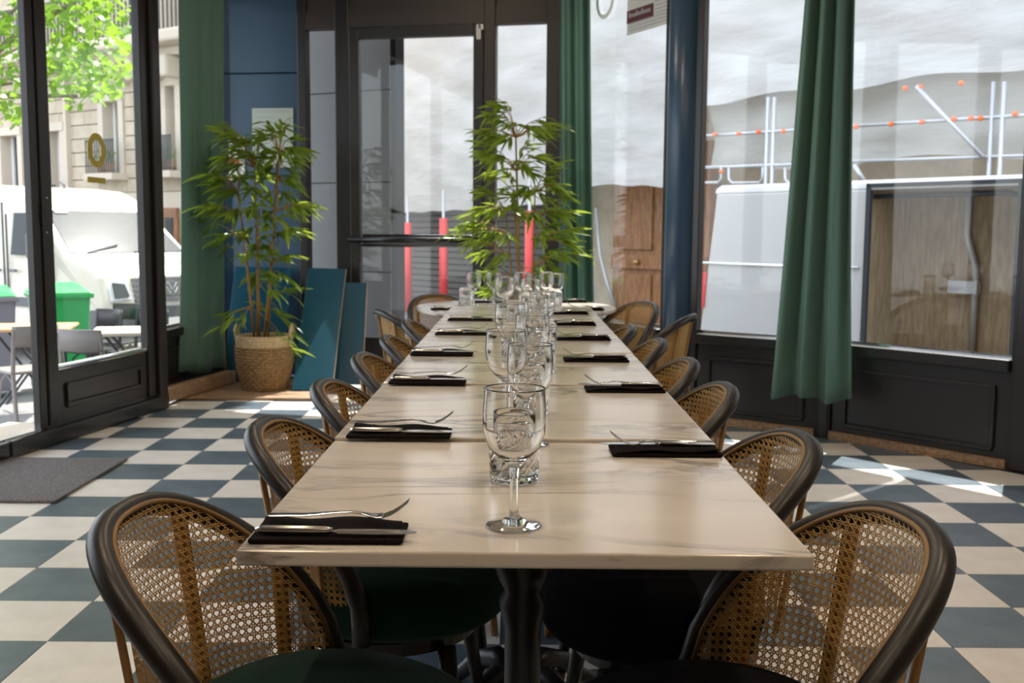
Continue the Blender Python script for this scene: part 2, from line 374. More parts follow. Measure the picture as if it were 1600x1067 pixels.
# ceiling and the walls behind the photographer
b_ = MB(); CE = [(-3.3, -3.1), (3.35, -3.1), (3.35, 4.0), (2.6, 5.2), (1.0, 7.0), (0.4, 8.0), (-1.66, 8.4), (-2.5, 8.5), (-2.6, 6.9), (-3.3, 1.7)]
b_.add([(x, y, CEIL) for x, y in CE] + [(x, y, CEIL + 0.3) for x, y in CE], [tuple(range(10))[::-1], tuple(range(10, 20))] + [(i, (i + 1) % 10, (i + 1) % 10 + 10, i + 10) for i in range(10)])
struct('ceiling', b_, 'ceiling_paint')
struct('wall_back', MB().span((3.25, -3.0), (-3.2, -3.0), 0, CEIL, 0.12, 0.06), 'inner_wall')
struct('wall_left', MB().span((-3.2, -3.0), P_LS, 0, CEIL, 0.12, 0.06), 'inner_wall')
struct('wall_right', MB().span(P_R, (3.25, -3.0), 0, CEIL, 0.12, 0.06), 'inner_wall')

# ------------------------------------------------------------------ glazed fronts
def lerp(A, B, t): return (A[0] + (B[0] - A[0]) * t, A[1] + (B[1] - A[1]) * t)
def plan_at(px, A, B, py=450):
    p = on_wall(px, py, A, B); return (p.x, p.y)
def moulded_panel(root, A, B, z0, z1, name='kick_panel', m='black_paint'):
    """a framed wooden panel: field plus four moulding strips, proud on the room side"""
    struct(name, MB().span(A, B, z0, z1, 0.035, 0.0), m, root)
    ln = math.dist(A, B); i = 0.075 / ln; j = (0.075 + 0.022) / ln
    mo = MB()
    mo.span(lerp(A, B, i), lerp(A, B, 1 - i), z1 - 0.097, z1 - 0.075, 0.02, -0.022); mo.span(lerp(A, B, i), lerp(A, B, 1 - i), z0 + 0.075, z0 + 0.097, 0.02, -0.022)
    mo.span(lerp(A, B, i), lerp(A, B, j), z0 + 0.097, z1 - 0.097, 0.02, -0.022); mo.span(lerp(A, B, 1 - j), lerp(A, B, 1 - i), z0 + 0.097, z1 - 0.097, 0.02, -0.022)
    mo.build('panel_moulding', m, root, bevel=0.006)
def window_bay(n, A, B, sill=SILL, head=HEAD, stile=0.05, m='black_paint', base=True, label=None):
    root = thing('window_%d' % n, label, None, kind='structure')
    ln = math.dist(A, B); s = stile / ln
    struct('stile', MB().span(A, lerp(A, B, s), 0, head, 0.07), m, root, bevel=0.006); struct('stile', MB().span(lerp(A, B, 1 - s), B, 0, head, 0.07), m, root, bevel=0.006)
    struct('window_sill', MB().span(lerp(A, B, s), lerp(A, B, 1 - s), sill - 0.06, sill, 0.10, -0.01), m, root, bevel=0.008)
    struct('glazing_bead', MB().span(lerp(A, B, s), lerp(A, B, 1 - s), sill, sill + 0.016, 0.03, 0.03), 'chrome', root)
    struct('top_rail', MB().span(lerp(A, B, s), lerp(A, B, 1 - s), head - 0.05, head, 0.07), m, root)
    struct('transom_panel', MB().span(A, B, head, CEIL, 0.09), m, root)
    if base:
        moulded_panel(root, lerp(A, B, s), lerp(A, B, 1 - s), 0.0, sill - 0.06, m=m)
        struct('skirting', MB().span(lerp(A, B, s), lerp(A, B, 1 - s), 0.0, 0.045, 0.03, -0.03), 'wood_plain', root)
    struct('pane', MB().span(lerp(A, B, s), lerp(A, B, 1 - s), sill + 0.012, head - 0.05, 0.006, 0.012), 'window_glass', root)
    return root
window_bay(1, P_B0, P_BA, label='tall window over a black panelled base between blue pillar and green curtain')
window_bay(2, P_BA, lerp(P_BA, P_A1, 0.975), label='tall window over a black panelled base facing the open van door')
window_bay(3, P_A1, P_R, label='tall window bay over a black panelled base')
window_bay(4, P_D1, P_C1, stile=0.04, label='narrow tall window beside the blue pillar with a notice on it')
# corner posts of the glazed front
for n_, (p, r_) in enumerate(((P_A1, 0.055), (P_BA, 0.04), (P_B0, 0.02)), 1):
    struct('trim_%d' % n_, MB().box((p[0], p[1], CEIL / 2), (r_ * 2, r_ * 2, CEIL), rz=R(40)), 'black_paint', bevel=0.008)
# round blue pillar
struct('pillar', MB().lathe([(0.105, 0.0), (0.105, CEIL)], 40, (1.055, 6.47, 0)), 'blue_pillar', smooth=False)
pil = bpy.data.objects['pillar']; pil.data.polygons.foreach_set('use_smooth', [len(p.vertices) == 4 for p in pil.data.polygons]); pil['label'] = 'round blue painted pillar between two windows'

# ---- entrance on the street side (open doorway, glazed leaf, narrow window)
eL = (V(*P_L1, 0) - V(*P_L0, 0)).normalized()
p1a, p1b = plan_at(50, P_L0, P_L1), plan_at(79, P_L0, P_L1); p2a, p2b = plan_at(222, P_L0, P_L1), P_L1
pane_bot = on_wall(158, 556, p1a, p2b).z
root = thing('door_1', 'black glazed entrance door with a panelled base and gold ring emblem', None, kind='structure')
struct('stile', MB().span(lerp(p1a, p1b, 0.42), p1b, 0.10, HEAD, 0.055, -0.005), 'black_paint', root, bevel=0.006)
struct('stile', MB().span(p2a, lerp(p2a, p2b, 0.45), 0.10, HEAD, 0.055, -0.005), 'black_paint', root, bevel=0.006)
moulded_panel(root, p1b, p2a, 0.10, pane_bot - 0.03)
struct('glazing_bead', MB().span(p1b, p2a, pane_bot - 0.03, pane_bot, 0.05), 'chrome', root, bevel=0.01)
struct('pane', MB().span(p1b, p2a, pane_bot, HEAD - 0.1, 0.006, 0.01), 'window_glass', root)
struct('top_rail', MB().span(p1b, p2a, HEAD - 0.1, HEAD, 0.055), 'black_paint', root)
q = plan_at(64, P_L0, P_L1)
lk = MB().box((q[0], q[1], on_wall(64, 335, P_L0, P_L1).z), (0.012, 0.012, 0.11)); lk.build('lock_plate', 'black_gloss', root).location = (0.03, -0.008, 0)
for yy in (309, 363):
    qq = on_wall(64, yy, P_L0, P_L1); MB().lathe([(0.006, -0.004), (0.006, 0.004)], 8, (qq.x + 0.032, qq.y - 0.005, qq.z)).build('screw', 'steel', root)
root = thing('trim_4', 'black entrance frame with threshold and posts', None, kind='structure')
struct('frame_post', MB().span(p1a, lerp(p1a, p1b, 0.40), 0.0, HEAD, 0.045, 0.0), 'black_paint', root, bevel=0.006)
struct('frame_post', MB().span(lerp(p2a, p2b, 0.47), p2b, 0.0, HEAD, 0.12, 0.0), 'black_paint', root, bevel=0.012)
struct('threshold', MB().span(P_L0, P_L1, 0.0, 0.095, 0.13, 0.0).span(lerp(P_LS, P_L0, 0.62), P_L0, 0.0, 0.095, 0.13), 'black_gloss', root, bevel=0.015)
struct('threshold_strip', MB().span(lerp(P_LS, P_L0, 0.62), lerp(P_L0, P_L1, 0.2), 0.095, 0.10, 0.08, 0.02), 'chrome', root)
struct('transom_panel', MB().span(P_LS, P_L1, HEAD, CEIL, 0.09), 'black_paint', root)
struct('frame_post', MB().span(lerp(P_LS, P_L0, 0.58), lerp(P_LS, P_L0, 0.62), 0.0, HEAD, 0.10), 'black_gloss', root)
window_bay(5, P_LS, lerp(P_LS, P_L0, 0.58), label='tall window bay beside the entrance')
root6 = window_bay(6, P_A2, P_B2, sill=0.47, label='narrow window half covered by a green curtain beside the entrance door')
struct('reveal', MB().span(P_L1, P_A2, 0.0, CEIL, 0.06), 'black_paint', root6)
# gold emblem on the door glass
eo = thing('door_emblem', 'gold ring and bar emblem stuck on the entrance door glass', 'emblem')
en = V(-eL.y, eL.x, 0) * -1
c0 = on_wall(150, 232, P_L0, P_L1) + en * 0.0
def on_plane(c, u, v_, rin_u, rin_v, rou_u, rou_v, off, n=40):
    mb = MB(); vs = []; fs = []
    for i in range(n):
        a = 2 * math.pi * i / n
        for (ru, rv) in ((rin_u, rin_v), (rou_u, rou_v)):
            p = c + u * (ru * math.cos(a)) + v_ * (rv * math.sin(a)); vs.append(p + off * 0.003); vs.append(p + off * 0.005)
    for i in range(n):
        a, b2 = 4 * i, 4 * ((i + 1) % n)
        fs += [(a, a + 2, b2 + 2, b2), (a + 1, b2 + 1, b2 + 3, a + 3), (a, b2, b2 + 1, a + 1), (a + 2, a + 3, b2 + 3, b2 + 2)]
    return mb.add(vs, fs)
e_top = on_wall(150, 208, P_L0, P_L1); e_bot = on_wall(150, 262, P_L0, P_L1); e_l = on_wall(136, 232, P_L0, P_L1); e_r = on_wall(164, 232, P_L0, P_L1)
rv = (e_top - e_bot).length / 2; ru = (e_r - e_l).length / 2; cc = (e_top + e_bot) / 2
on_plane(cc, eL, V(0, 0, 1), ru * 0.5, rv * 0.62, ru, rv, en).build('ring', 'gold', eo)
bt = on_wall(150, 277, P_L0, P_L1); bb2 = on_wall(150, 286, P_L0, P_L1); bc = (bt + bb2) / 2 + en * 0.004
MB().box(bc, (ru * 2, 0.002, (bt - bb2).length), rz=math.atan2(eL.y, eL.x)).build('bar', 'gold', eo)

# ---- back front: sidelights and door
D0, D1 = P_D0, P_D1
def dpt(px): return plan_at(px, D0, D1, 300)
def dz(px, py): return on_wall(px, py, D0, D1).z
ztop = dz(700, 58); zside = dz(505, 47); zr = dz(812, 38); zbar = dz(650, 376)
root = thing('door_2', 'black glazed double-height door with a push rail and white catch', None, kind='structure')
a, b2, c2, d2 = dpt(550), dpt(565), dpt(741), dpt(757)
struct('stile', MB().span(a, b2, 0.02, ztop + 0.08, 0.06, -0.02), 'black_paint', root, bevel=0.006); struct('stile', MB().span(c2, d2, 0.02, ztop + 0.08, 0.06, -0.02), 'black_paint', root, bevel=0.006)
struct('top_rail', MB().span(b2, c2, ztop, ztop + 0.08, 0.06, -0.02), 'black_paint', root); struct('pane', MB().span(b2, c2, zbar + 0.05, ztop, 0.006, -0.01), 'window_glass', root)
struct('pane', MB().span(b2, c2, 0.33, zbar - 0.05, 0.006, -0.01), 'window_glass', root)
struct('middle_rail', MB().span(b2, c2, zbar - 0.05, zbar + 0.05, 0.06, -0.02), 'black_gloss', root, bevel=0.02); struct('kick_panel', MB().span(b2, c2, 0.02, 0.33, 0.05, -0.02), 'black_paint', root)
pa, pb = V(*a, zbar + 0.005), V(*d2, zbar + 0.005); no = V(-(pb - pa).normalized().y, (pb - pa).normalized().x, 0) * -0.085
MB().tube([pa - no * 0 + no, pb + no], 0.022, 12).build('push_rail', 'black_gloss', root, smooth=True)
ql = V(*dpt(750), dz(750, 52)); MB().box(ql + no * 0.7, (0.035, 0.03, 0.11)).box(ql + no * 0.7 + V(0.015, 0, 0.035), (0.045, 0.03, 0.04)).build('door_catch', 'plastic_white', root, bevel=0.006)
root = thing('trim_5', 'dark brown black frame with transom panels around the glazed door', None, kind='structure')
for (x0, x1) in ((470, 484), (528, 550), (757, 775), (853, 874)):
    struct('frame_post', MB().span(dpt(x0), dpt(x1), 0, CEIL, 0.09), 'brown_black' if x0 > 700 else 'black_paint', root, bevel=0.008)
struct('transom_rail', MB().span(dpt(484), dpt(528), zside, zside + 0.13, 0.08), 'brown_black', root); struct('transom_rail', MB().span(dpt(550), dpt(757), ztop + 0.085, ztop + 0.22, 0.08), 'brown_black', root)
struct('transom_rail', MB().span(dpt(775), dpt(853), zr, zr + 0.14, 0.08), 'brown_black', root)
struct('transom_panel', MB().span(dpt(484), dpt(528), zside + 0.13, CEIL, 0.05), 'brown_black', root); struct('transom_panel', MB().span(dpt(550), dpt(757), ztop + 0.22, CEIL, 0.05), 'brown_black', root); struct('transom_panel', MB().span(dpt(775), dpt(853), zr + 0.14, CEIL, 0.05), 'brown_black', root)
for n_, (x0, x1, zt) in enumerate(((484, 528, zside), (775, 853, zr)), 7):
    r2 = thing('window_%d' % n_, ['narrow sidelight window beside the blue wall', 'sidelight window behind the tall bamboo'][n_ - 7], None, kind='structure')
    struct('kick_panel', MB().span(dpt(x0), dpt(x1), 0, 0.38, 0.05), 'black_paint', r2); struct('pane', MB().span(dpt(x0), dpt(x1), 0.38, zt, 0.006), 'window_glass', r2)
struct('trim_6', MB().span(dpt(545), dpt(757), 0.0, 0.02, 0.09), 'black_paint')
# ---- blue clad wall in the corner
BW = [(-2.34, 8.30), (-2.235, 8.36), D0]
wb = thing('wall_corner', 'dark blue clad wall panels between curtain and door frame', None, kind='structure')
zs = [0.0, on_wall(410, 275, BW[1], D0).z, on_wall(410, 115, BW[1], D0).z, CEIL]
struct('corner_leak_filler', MB().box((BW[1][0], BW[1][1] + 0.03, CEIL / 2), (0.07, 0.05, CEIL)), 'blue_wall', wb)  # added behind the cladding joint to keep sun from leaking through
for A_, B_ in ((BW[0], BW[1]), (BW[1], BW[2])):
    for i in range(3): struct('cladding_panel', MB().span(lerp(A_, B_, 0.008), lerp(A_, B_, 0.992), zs[i] + 0.004, zs[i + 1] - 0.004, 0.04, 0.0), 'blue_wall', wb, bevel=0.006)
    struct('backing', MB().span(A_, B_, 0, CEIL, 0.03, 0.04), 'black_paint', wb)
# grey clad pier standing outside, seen through the door and sidelight
pier = thing('clad_pier', 'grey panelled pier standing outside the glazed door', 'pier')
q0, q1 = at_y(440, 400, 9.3), at_y(618, 400, 8.75)
zz = [gz(0), on_wall(600, 425, q0, q1).z, on_wall(600, 285, q0, q1).z, on_wall(600, 142, q0, q1).z, 3.3]
for i in range(4): MB().span(q0, q1, zz[i] + 0.003, zz[i + 1] - 0.003, 0.12, 0.0).build('cladding_panel', 'grey_cladding', pier, bevel=0.005)
MB().span(q1, (q1.x + 0.045, q1.y - 0.02), gz(0), 3.3, 0.14, 0.0).build('edge_trim', 'black_matte', pier)
MB().span(q0, q1, gz(0), 3.3, 0.04, 0.09).build('backing', 'black_paint', pier)
# wood planks and beam below the corner
pk = thing('trim_7', 'worn wooden planks on the floor in the corner', None, kind='structure')
for i in range(3):
    y0_ = 7.02 + i * 0.3
    struct('plank', MB().box((-1.83 - 0.02 * i, y0_ + 0.15, 0.011), (0.98, 0.292, 0.018)), 'wood_plain', pk, bevel=0.003)
be = MB(); A_, B_ = on_z(266, 634, 0), on_z(372, 602, 0); A_ = (A_.x - 0.05, A_.y); B_ = (B_.x - 0.05, B_.y)
tag(be.span(A_, B_, 0.022, 0.115, 0.085).build('wooden_beam', 'wood_plain', bevel=0.008), 'rough wooden beam lying along the wall below the green curtain', 'beam')

# ------------------------------------------------------------------ ceiling lamps (they light the room; none is in view)
for i, (x, y) in enumerate(((-0.9, 0.6), (0.9, 0.6), (-0.9, 2.6), (0.9, 2.6), (0.0, -1.2), (0.0, 4.6), (-0.9, 6.3), (2.0, 1.6))):
    t = thing('ceiling_spotlight', 'warm round spotlight recessed in the ceiling', 'lamp', (x, y, CEIL), group='recessed ceiling spotlights')
    MB().lathe([(0.05, -0.004), (0.065, -0.012), (0.07, -0.001), (0.05, -0.001), (0.05, -0.004)], 20).build('trim_ring', 'white_paint', t, smooth=True)
    MB().lathe([(0.0, -0.003), (0.048, -0.003), (0.048, -0.001), (0.0, -0.001)], 20).build('lens', 'lamp_warm', t)

# ================================================================== FURNITURE
# ---- tables
TW, TL, TT = 0.7515, 0.712, 0.022
TABX, TABY, TROT, TPITCH = 0.0199, 1.3082, -0.008, 0.7233
TABZ = [0.745, 0.751, 0.755, 0.757, 0.757, 0.759]
ROUND_C, ROUND_R, ROUND_Z = V(0.03, 6.09, 0), 0.585, 0.728
def table_axis(b): return V(TABX - math.sin(TROT) * b, TABY + math.cos(TROT) * b, 0)
ped_parts = []
def pedestal(root, ztop, first=[None]):
    if first[0] is None:
        a = MB().lathe([(0.035, 0.0), (0.045, 0.012), (0.045, 0.05), (0.031, 0.085), (0.030, 0.10), (0.030, 0.48), (0.037, 0.51), (0.040, 0.525), (0.030, 0.545), (0.041, 0.565), (0.049, 0.59), (0.049, 0.61), (0.041, 0.635), (0.030, 0.65), (0.055, 0.665), (0.06, 0.672)], 28).mesh('column', 'cast_iron', True)
        ft = MB(); pts = [(0.03, 0, 0.10), (0.08, 0, 0.125), (0.15, 0, 0.10), (0.21, 0, 0.045), (0.25, 0, 0.018), (0.285, 0, 0.022)]
        ft.tube(pts, [0.028, 0.027, 0.022, 0.019, 0.022, 0.012], 10); ft.lathe([(0.0, 0.0), (0.022, 0.0), (0.026, 0.012), (0.012, 0.024), (0.0, 0.024)], 14, (0.262, 0, -0.0))
        ft.tube([(0.10, 0.0, 0.09), (0.13, 0, 0.06), (0.115, 0, 0.04), (0.095, 0, 0.05)], [0.012, 0.011, 0.01, 0.006], 8)
        sp = MB(); sp.box((0, 0, -0.01), (0.42, 0.05, 0.02)); sp.box((0, 0, -0.01), (0.05, 0.42, 0.02))
        first[0] = (a, ft.mesh('foot', 'cast_iron', True), sp.mesh('top_bracket', 'cast_iron'))
    a, f_, sp = first[0]
    o = link('column', a, root); o.location.z = 0.02; o.scale.z = (ztop - 0.045) / 0.672
    for k in range(4):
        o = link('foot', f_, root); o.rotation_euler.z = R(45 + 90 * k); o.location.z = 0.0
    o = link('top_bracket', sp, root); o.location.z = ztop - 0.002
NTH = ['nearest the two glasses', '', '', '', '', '']
TLAB = ['square marble table at the free end of the row, its front edge veined', 'square marble table second from the free end of the row', 'square marble table third from the free end of the row',
        'square marble table fourth from the free end of the row', 'square marble table fifth from the free end of the row', 'square marble table joining the row to the round table']
for i in range(6):
    c = table_axis(i * TPITCH + TL / 2)
    t = thing('marble_table', TLAB[i], 'table', (c.x, c.y, 0), TROT, 'marble tables pushed into one long row')
    b_ = MB().box((0, 0, TABZ[i] - TT / 2), (TW, TL, TT)); b_.build('tabletop', 'marble', t, bevel=0.004, seg=3)
    pedestal(t, TABZ[i] - TT)
t = thing('round_table', 'round marble table closing the far end of the long row', 'table', tuple(ROUND_C))
MB().lathe([(0.0, ROUND_Z - 0.03), (ROUND_R - 0.012, ROUND_Z - 0.03), (ROUND_R, ROUND_Z - 0.02), (ROUND_R, ROUND_Z - 0.006), (ROUND_R - 0.006, ROUND_Z), (0.0, ROUND_Z)], 72).build('tabletop', 'marble', t)
MB().lathe([(0.46, ROUND_Z - 0.055), (0.46, ROUND_Z - 0.0305), (0.0, ROUND_Z - 0.0305)], 40).build('under_frame', 'black_paint', t)
pedestal(t, ROUND_Z - 0.057)

ORD = ['first', 'second', 'third', 'fourth', 'fifth', 'sixth']
# ---- cane back chair
TH = R(87); RA, RB, SA, SB = 0.222, 0.254, 0.208, 0.208; ZSEAT = 0.452; ZTOP = 0.749
def rail_z(th):
    g_ = max(0.0, (math.cos(th) - math.cos(TH)) / (1 - math.cos(TH))); return 0.452 + (ZTOP - 0.452) * g_ ** 0.607
def shell(th, z):
    f_ = (z - ZSEAT) / (ZTOP - ZSEAT)
    a_ = SA + (RA - SA) * f_; b2_ = SB + (RB - SB) * f_
    sx = math.sin(th); sx = math.copysign(abs(sx) ** 0.80, sx); cy = math.cos(th); cy = math.copysign(abs(cy) ** 0.9, cy)
    return V(a_ * sx, -b2_ * cy, z)
def shell_n(th): return V(math.sin(th), -math.cos(th), 0.0).normalized()
def make_chair():
    root = thing('cane_chair', 'cane-back chair', 'chair')
    # black bentwood rail
    K = 44; pts = []
    for i in range(K + 1):
        th = -TH + 2 * TH * i / K; z = rail_z(th); pts.append(shell(th, z) + shell_n(th) * 0.017)
    pts = [pts[0] + V(0, 0.004, -0.075), pts[0] + V(0, 0.003, -0.03)] + pts + [pts[-1] + V(0, 0.003, -0.03), pts[-1] + V(0, 0.004, -0.075)]
    b_ = MB().tube(pts, 0.0185, 12); b_.build('back_rail', 'rail_black', root, smooth=True)
    # bead framing the cane
    pts = []
    for i in range(K + 1):
        th = -TH + 2 * TH * i / K; z = rail_z(th) + 0.006; pts.append(shell(th, z) - shell_n(th) * 0.001)
    MB().tube(pts, 0.0042, 6).build('cane_bead', 'cane_dark', root, smooth=True)
    # woven cane, strand by strand
    arc = [0.0]; ths = [-TH + 2 * TH * i / 400 for i in range(401)]; zm = 0.58
    for i in range(400): arc.append(arc[-1] + (shell(ths[i + 1], zm) - shell(ths[i], zm)).length)
    tot = arc[-1]; arcn = np.array(arc)
    def th_of(u): return float(np.interp(u, arcn, ths))
    p = 0.0132; mb = MB()
    def ribbon(line, wd, off):
        # line: list of (u, v) inside; ribbon laid on the shell
        run = []
        def flush():
            if len(run) >= 2:
                vs = []; fs = []
                for i in range(len(run)):
                    du = run[min(i + 1, len(run) - 1)][0] - run[max(i - 1, 0)][0]; dv = run[min(i + 1, len(run) - 1)][1] - run[max(i - 1, 0)][1]
                    l_ = math.hypot(du, dv) or 1.0; nu, nv_ = -dv / l_, du / l_
                    for s_ in (-1, 0, 1):
                        uu, vv = run[i][0] + nu * wd / 2 * s_, run[i][1] + nv_ * wd / 2 * s_
                        th = th_of(uu); vs.append(shell(th, ZSEAT + vv) - shell_n(th) * (off + (0.0005 if s_ == 0 else 0)))
                for i in range(len(run) - 1):
                    a_ = i * 3; fs += [(a_, a_ + 1, a_ + 4, a_ + 3), (a_ + 1, a_ + 2, a_ + 5, a_ + 4)]
                mb.add(vs, fs)
            run.clear()
        for (u, v_) in line:
            ok = 0 <= u <= tot and v_ >= -0.01 and ZSEAT + v_ <= rail_z(th_of(min(max(u, 0), tot))) + 0.006
            if ok: run.append((u, v_))
            else: flush()
        flush()
    st = 0.010
    nv = int(tot / p) + 1; u0 = (tot - (nv - 1) * p) / 2
    for i in range(nv):
        for s_ in (-0.0017, 0.0017):
            ribbon([(u0 + i * p + s_, -0.01 + k * st) for k in range(40)], 0.0018, 0.0)
    for j in range(25):
        for s_ in (-0.0017, 0.0017):
            ribbon([(k * st, j * p + s_) for k in range(int(tot / st) + 2)], 0.0018, 0.0012)
    for k in range(-26, nv + 26):
        ribbon([(u0 + (k + 0.5) * p + t_ * 0.0066, t_ * 0.0066 - 0.0132) for t_ in range(56)], 0.0020, 0.0022)
        ribbon([(u0 + (k + 0.5) * p - t_ * 0.0066, t_ * 0.0066 - 0.0132) for t_ in range(56)], 0.0020, -0.001)
    o = mb.build('cane_weave', 'cane', root); o['kind'] = 'stuff'
    # honey coloured uprights behind the cane
    for th in (-R(66), -R(26), R(26), R(66)):
        A_ = shell(th, 0.40) + shell_n(th) * 0.010; B_ = shell(th, rail_z(th) - 0.004) + shell_n(th) * 0.013
        tn = V(math.cos(th), math.sin(th), 0); n_ = shell_n(th); b_ = MB(); vs = []
        for q, wd in ((A_, 0.011), (B_, 0.013)):
            vs += [q - tn * wd - n_ * 0.005, q + tn * wd - n_ * 0.005, q + tn * wd + n_ * 0.006, q - tn * wd + n_ * 0.006]
        b_.add(vs, [(0, 3, 2, 1), (4, 5, 6, 7), (0, 1, 5, 4), (1, 2, 6, 5), (2, 3, 7, 6), (3, 0, 4, 7)])
        b_.build('upright', 'honey_wood', root, bevel=0.003)
    b_ = MB().lathe([(0.0, 0.362), (0.165, 0.362), (0.198, 0.368), (0.214, 0.385), (0.22, 0.41), (0.22, 0.445), (0.213, 0.468), (0.19, 0.481), (0.12, 0.488), (0.0, 0.490)], 48)
    b_.v = [(x * 0.975, y * (1.09 if y > 0 else 0.93) + 0.012, z) for x, y, z in b_.v]; b_.build('seat', 'velvet_green', root, smooth=True)
    b_ = MB().lathe([(0.150, 0.335), (0.185, 0.335), (0.185, 0.361), (0.150, 0.361), (0.150, 0.335)], 40); b_.build('seat_ring', 'rail_black', root)
    for sx in (-1, 1):
        for sy in (-1, 1):
            A_ = V(0.145 * sx, 0.14 * sy, 0.345); B_ = V(0.185 * sx, 0.18 * sy, 0.06); C_ = V(0.192 * sx, 0.187 * sy, 0.003)
            lg = MB().tube([A_, B_], [0.019, 0.0125], 12).build('leg', 'rail_black', root, smooth=True); MB().tube([B_, C_], [0.0126, 0.0105], 12).build('leg_tip', 'honey_wood', lg, smooth=True)
    return root
proto = make_chair(); used = [False]
seat_black = None
def put_chair(px, py, ang, label, group, black=False, push=0.0):
    """px, py: the top of the back rail in the photograph; ang: heading of the sitter"""
    global seat_black
    o = proto if not used[0] else copy_tree(proto)
    used[0] = True
    # slide the chair over the floor until the highest point of its rail meets that pixel
    f_ = V(math.cos(R(ang)), math.sin(R(ang)), 0); c = on_z(px, py, ZTOP + 0.0185) + f_ * 0.27; Rz = Matrix.Rotation(R(ang - 90), 3, 'Z')
    for _ in range(25):
        best = None
        for k in range(41):
            th = -TH + 2 * TH * k / 40; p = V(c.x, c.y, 0) + Rz @ (shell(th, rail_z(th)) + shell_n(th) * 0.017) + V(0, 0, 0.0185); q = CMI @ p
            u, v_ = 800 - FPX * q.x / q.z, 533.5 + FPX * q.y / q.z
            if best is None or v_ < best[1]: best = (u, v_, p)
        c += on_z(px, py, best[2].z) - on_z(best[0], best[1], best[2].z)
    c -= f_ * push
    o.location = (c.x, c.y, 0); o.rotation_euler = (0, 0, R(ang - 90)); tag(o, label, 'chair', group)
    if black:
        for ch in o.children:
            if ch.name.startswith('seat') and not ch.name.startswith('seat_ring'):
                if seat_black is None: seat_black = ch.data.copy(); seat_black.materials[0] = MATS['velvet_black']
                ch.data = seat_black
    return o
LCH = [(245, 768, -5), (428, 648, -4), (508, 590, -2), (566, 549, -3), (605, 522, 0), (638, 498, -2)]
RCH = [(1368, 781, 188), (1232, 668, 184), (1125, 595, 182), (1075, 557, 182), (1030, 527, 180), (985, 507, 180)]
for i, (x, y, a) in enumerate(LCH):
    put_chair(x, y, a, 'cane-back chair with dark green seat on the entrance side, %s from the free end' % ORD[i], 'green-seated chairs along the entrance side of the row')
for i, (x, y, a) in enumerate(RCH):
    put_chair(x, y, a, 'cane-back chair with black seat on the curtained-window side, %s from the free end' % ORD[i], 'black-seated chairs along the window side of the row', True)
put_chair(590, 482, 24, 'cane-back chair turned to the round table, seen from behind, on the plant basket side', 'chairs around the round table')
put_chair(1084, 489, 157, 'cane-back chair standing apart by the blue pillar, seen from behind', 'chairs around the round table', True)
put_chair(994, 470, 212, 'cane-back chair pulled up to the round table in front of the narrow window', 'chairs around the round table', True, 0.05)
put_chair(702, 461, -62, 'cane-back chair behind the round table in front of the glazed door', 'chairs around the round table', False, 0.2)

# ---- place settings
def make_napkin():
    root = thing('napkin', 'folded black cloth napkin under a fork and knife', 'napkin')
    MB().box((0.1025, 0.044, 0.0035), (0.205, 0.088, 0.007)).build('lower_fold', 'napkin', root, bevel=0.003)
    def top(u, v_): return (0.006 + 0.19 * u, 0.030 + 0.057 * v_, 0.0085 + 0.0025 * math.sin(u * 9 + v_ * 2) * v_ + 0.006 * v_ * v_ * (1 - 0.6 * u))
    b_ = MB().grid(top, 16, 5); o = b_.build('upper_fold', 'napkin', root, smooth=True); md = o.modifiers.new('thick', 'SOLIDIFY'); md.thickness = 0.002; md.offset = -1
    return root
def flat_loft(mb, st, th):
    o = []; n = len(st)
    for (x, z, hw) in st: o += [(x, -hw, z), (x, hw, z), (x, hw, z + th), (x, -hw, z + th)]
    fs = [(0, 1, 2, 3), tuple(4 * (n - 1) + k for k in (3, 2, 1, 0))]
    for i in range(n - 1):
        for k in range(4): fs.append((4 * i + k, 4 * i + (k + 1) % 4, 4 * i + 4 + (k + 1) % 4, 4 * i + 4 + k))
    return mb.add(o, fs)
def make_fork():
    b_ = MB(); flat_loft(b_, [(0.0, 0.004, 0.006), (0.004, 0.004, 0.0075), (0.05, 0.0045, 0.0068), (0.09, 0.008, 0.0042), (0.115, 0.0095, 0.003), (0.13, 0.008, 0.004), (0.142, 0.005, 0.0085), (0.152, 0.004, 0.0115), (0.160, 0.0045, 0.012)], 0.0022)
    for k in range(4):
        y = -0.0099 + 0.0066 * k; q = []
        for (x, z) in ((0.160, 0.0045), (0.172, 0.009), (0.184, 0.0165), (0.196, 0.0265)): q.append((x, z))
        mbt = MB(); flat_loft(mbt, [(x, z, 0.0019 - 0.0006 * i / 3) for i, (x, z) in enumerate(q)], 0.0018); b_.add([(x, yy + y, z) for x, yy, z in mbt.v], mbt.f)
    o = b_.build('fork', 'steel', None, bevel=0.0006, seg=1); return tag(o, 'steel fork resting on a black napkin with its tines up', 'fork')
def make_knife():
    root = thing('knife', 'steel table knife resting on a black napkin', 'knife')
    MB().tube([(0, 0, 0.006), (0.012, 0, 0.006), (0.06, 0, 0.006), (0.095, 0, 0.006), (0.104, 0, 0.006)], [0.004, 0.0062, 0.0064, 0.0058, 0.004], 10).build('handle', 'steel', root, smooth=True)
    b_ = MB(); flat_loft(b_, [(0.103, 0.004, 0.004), (0.112, 0.0045, 0.0085), (0.16, 0.0045, 0.010), (0.20, 0.0045, 0.0085), (0.216, 0.0045, 0.003)], 0.0014); b_.build('blade', 'steel', root)
    return root
nap0, fork0, knife0 = make_napkin(), make_fork(), make_knife(); nset = [0]
def table_z(y, x=0):
    if y > TABY + 6 * TPITCH - 0.1 or (V(x, y, 0) - ROUND_C).length < ROUND_R - 0.02 and y > 5.62: return ROUND_Z
    return TABZ[min(5, max(0, int((y - TABY) / TPITCH)))]
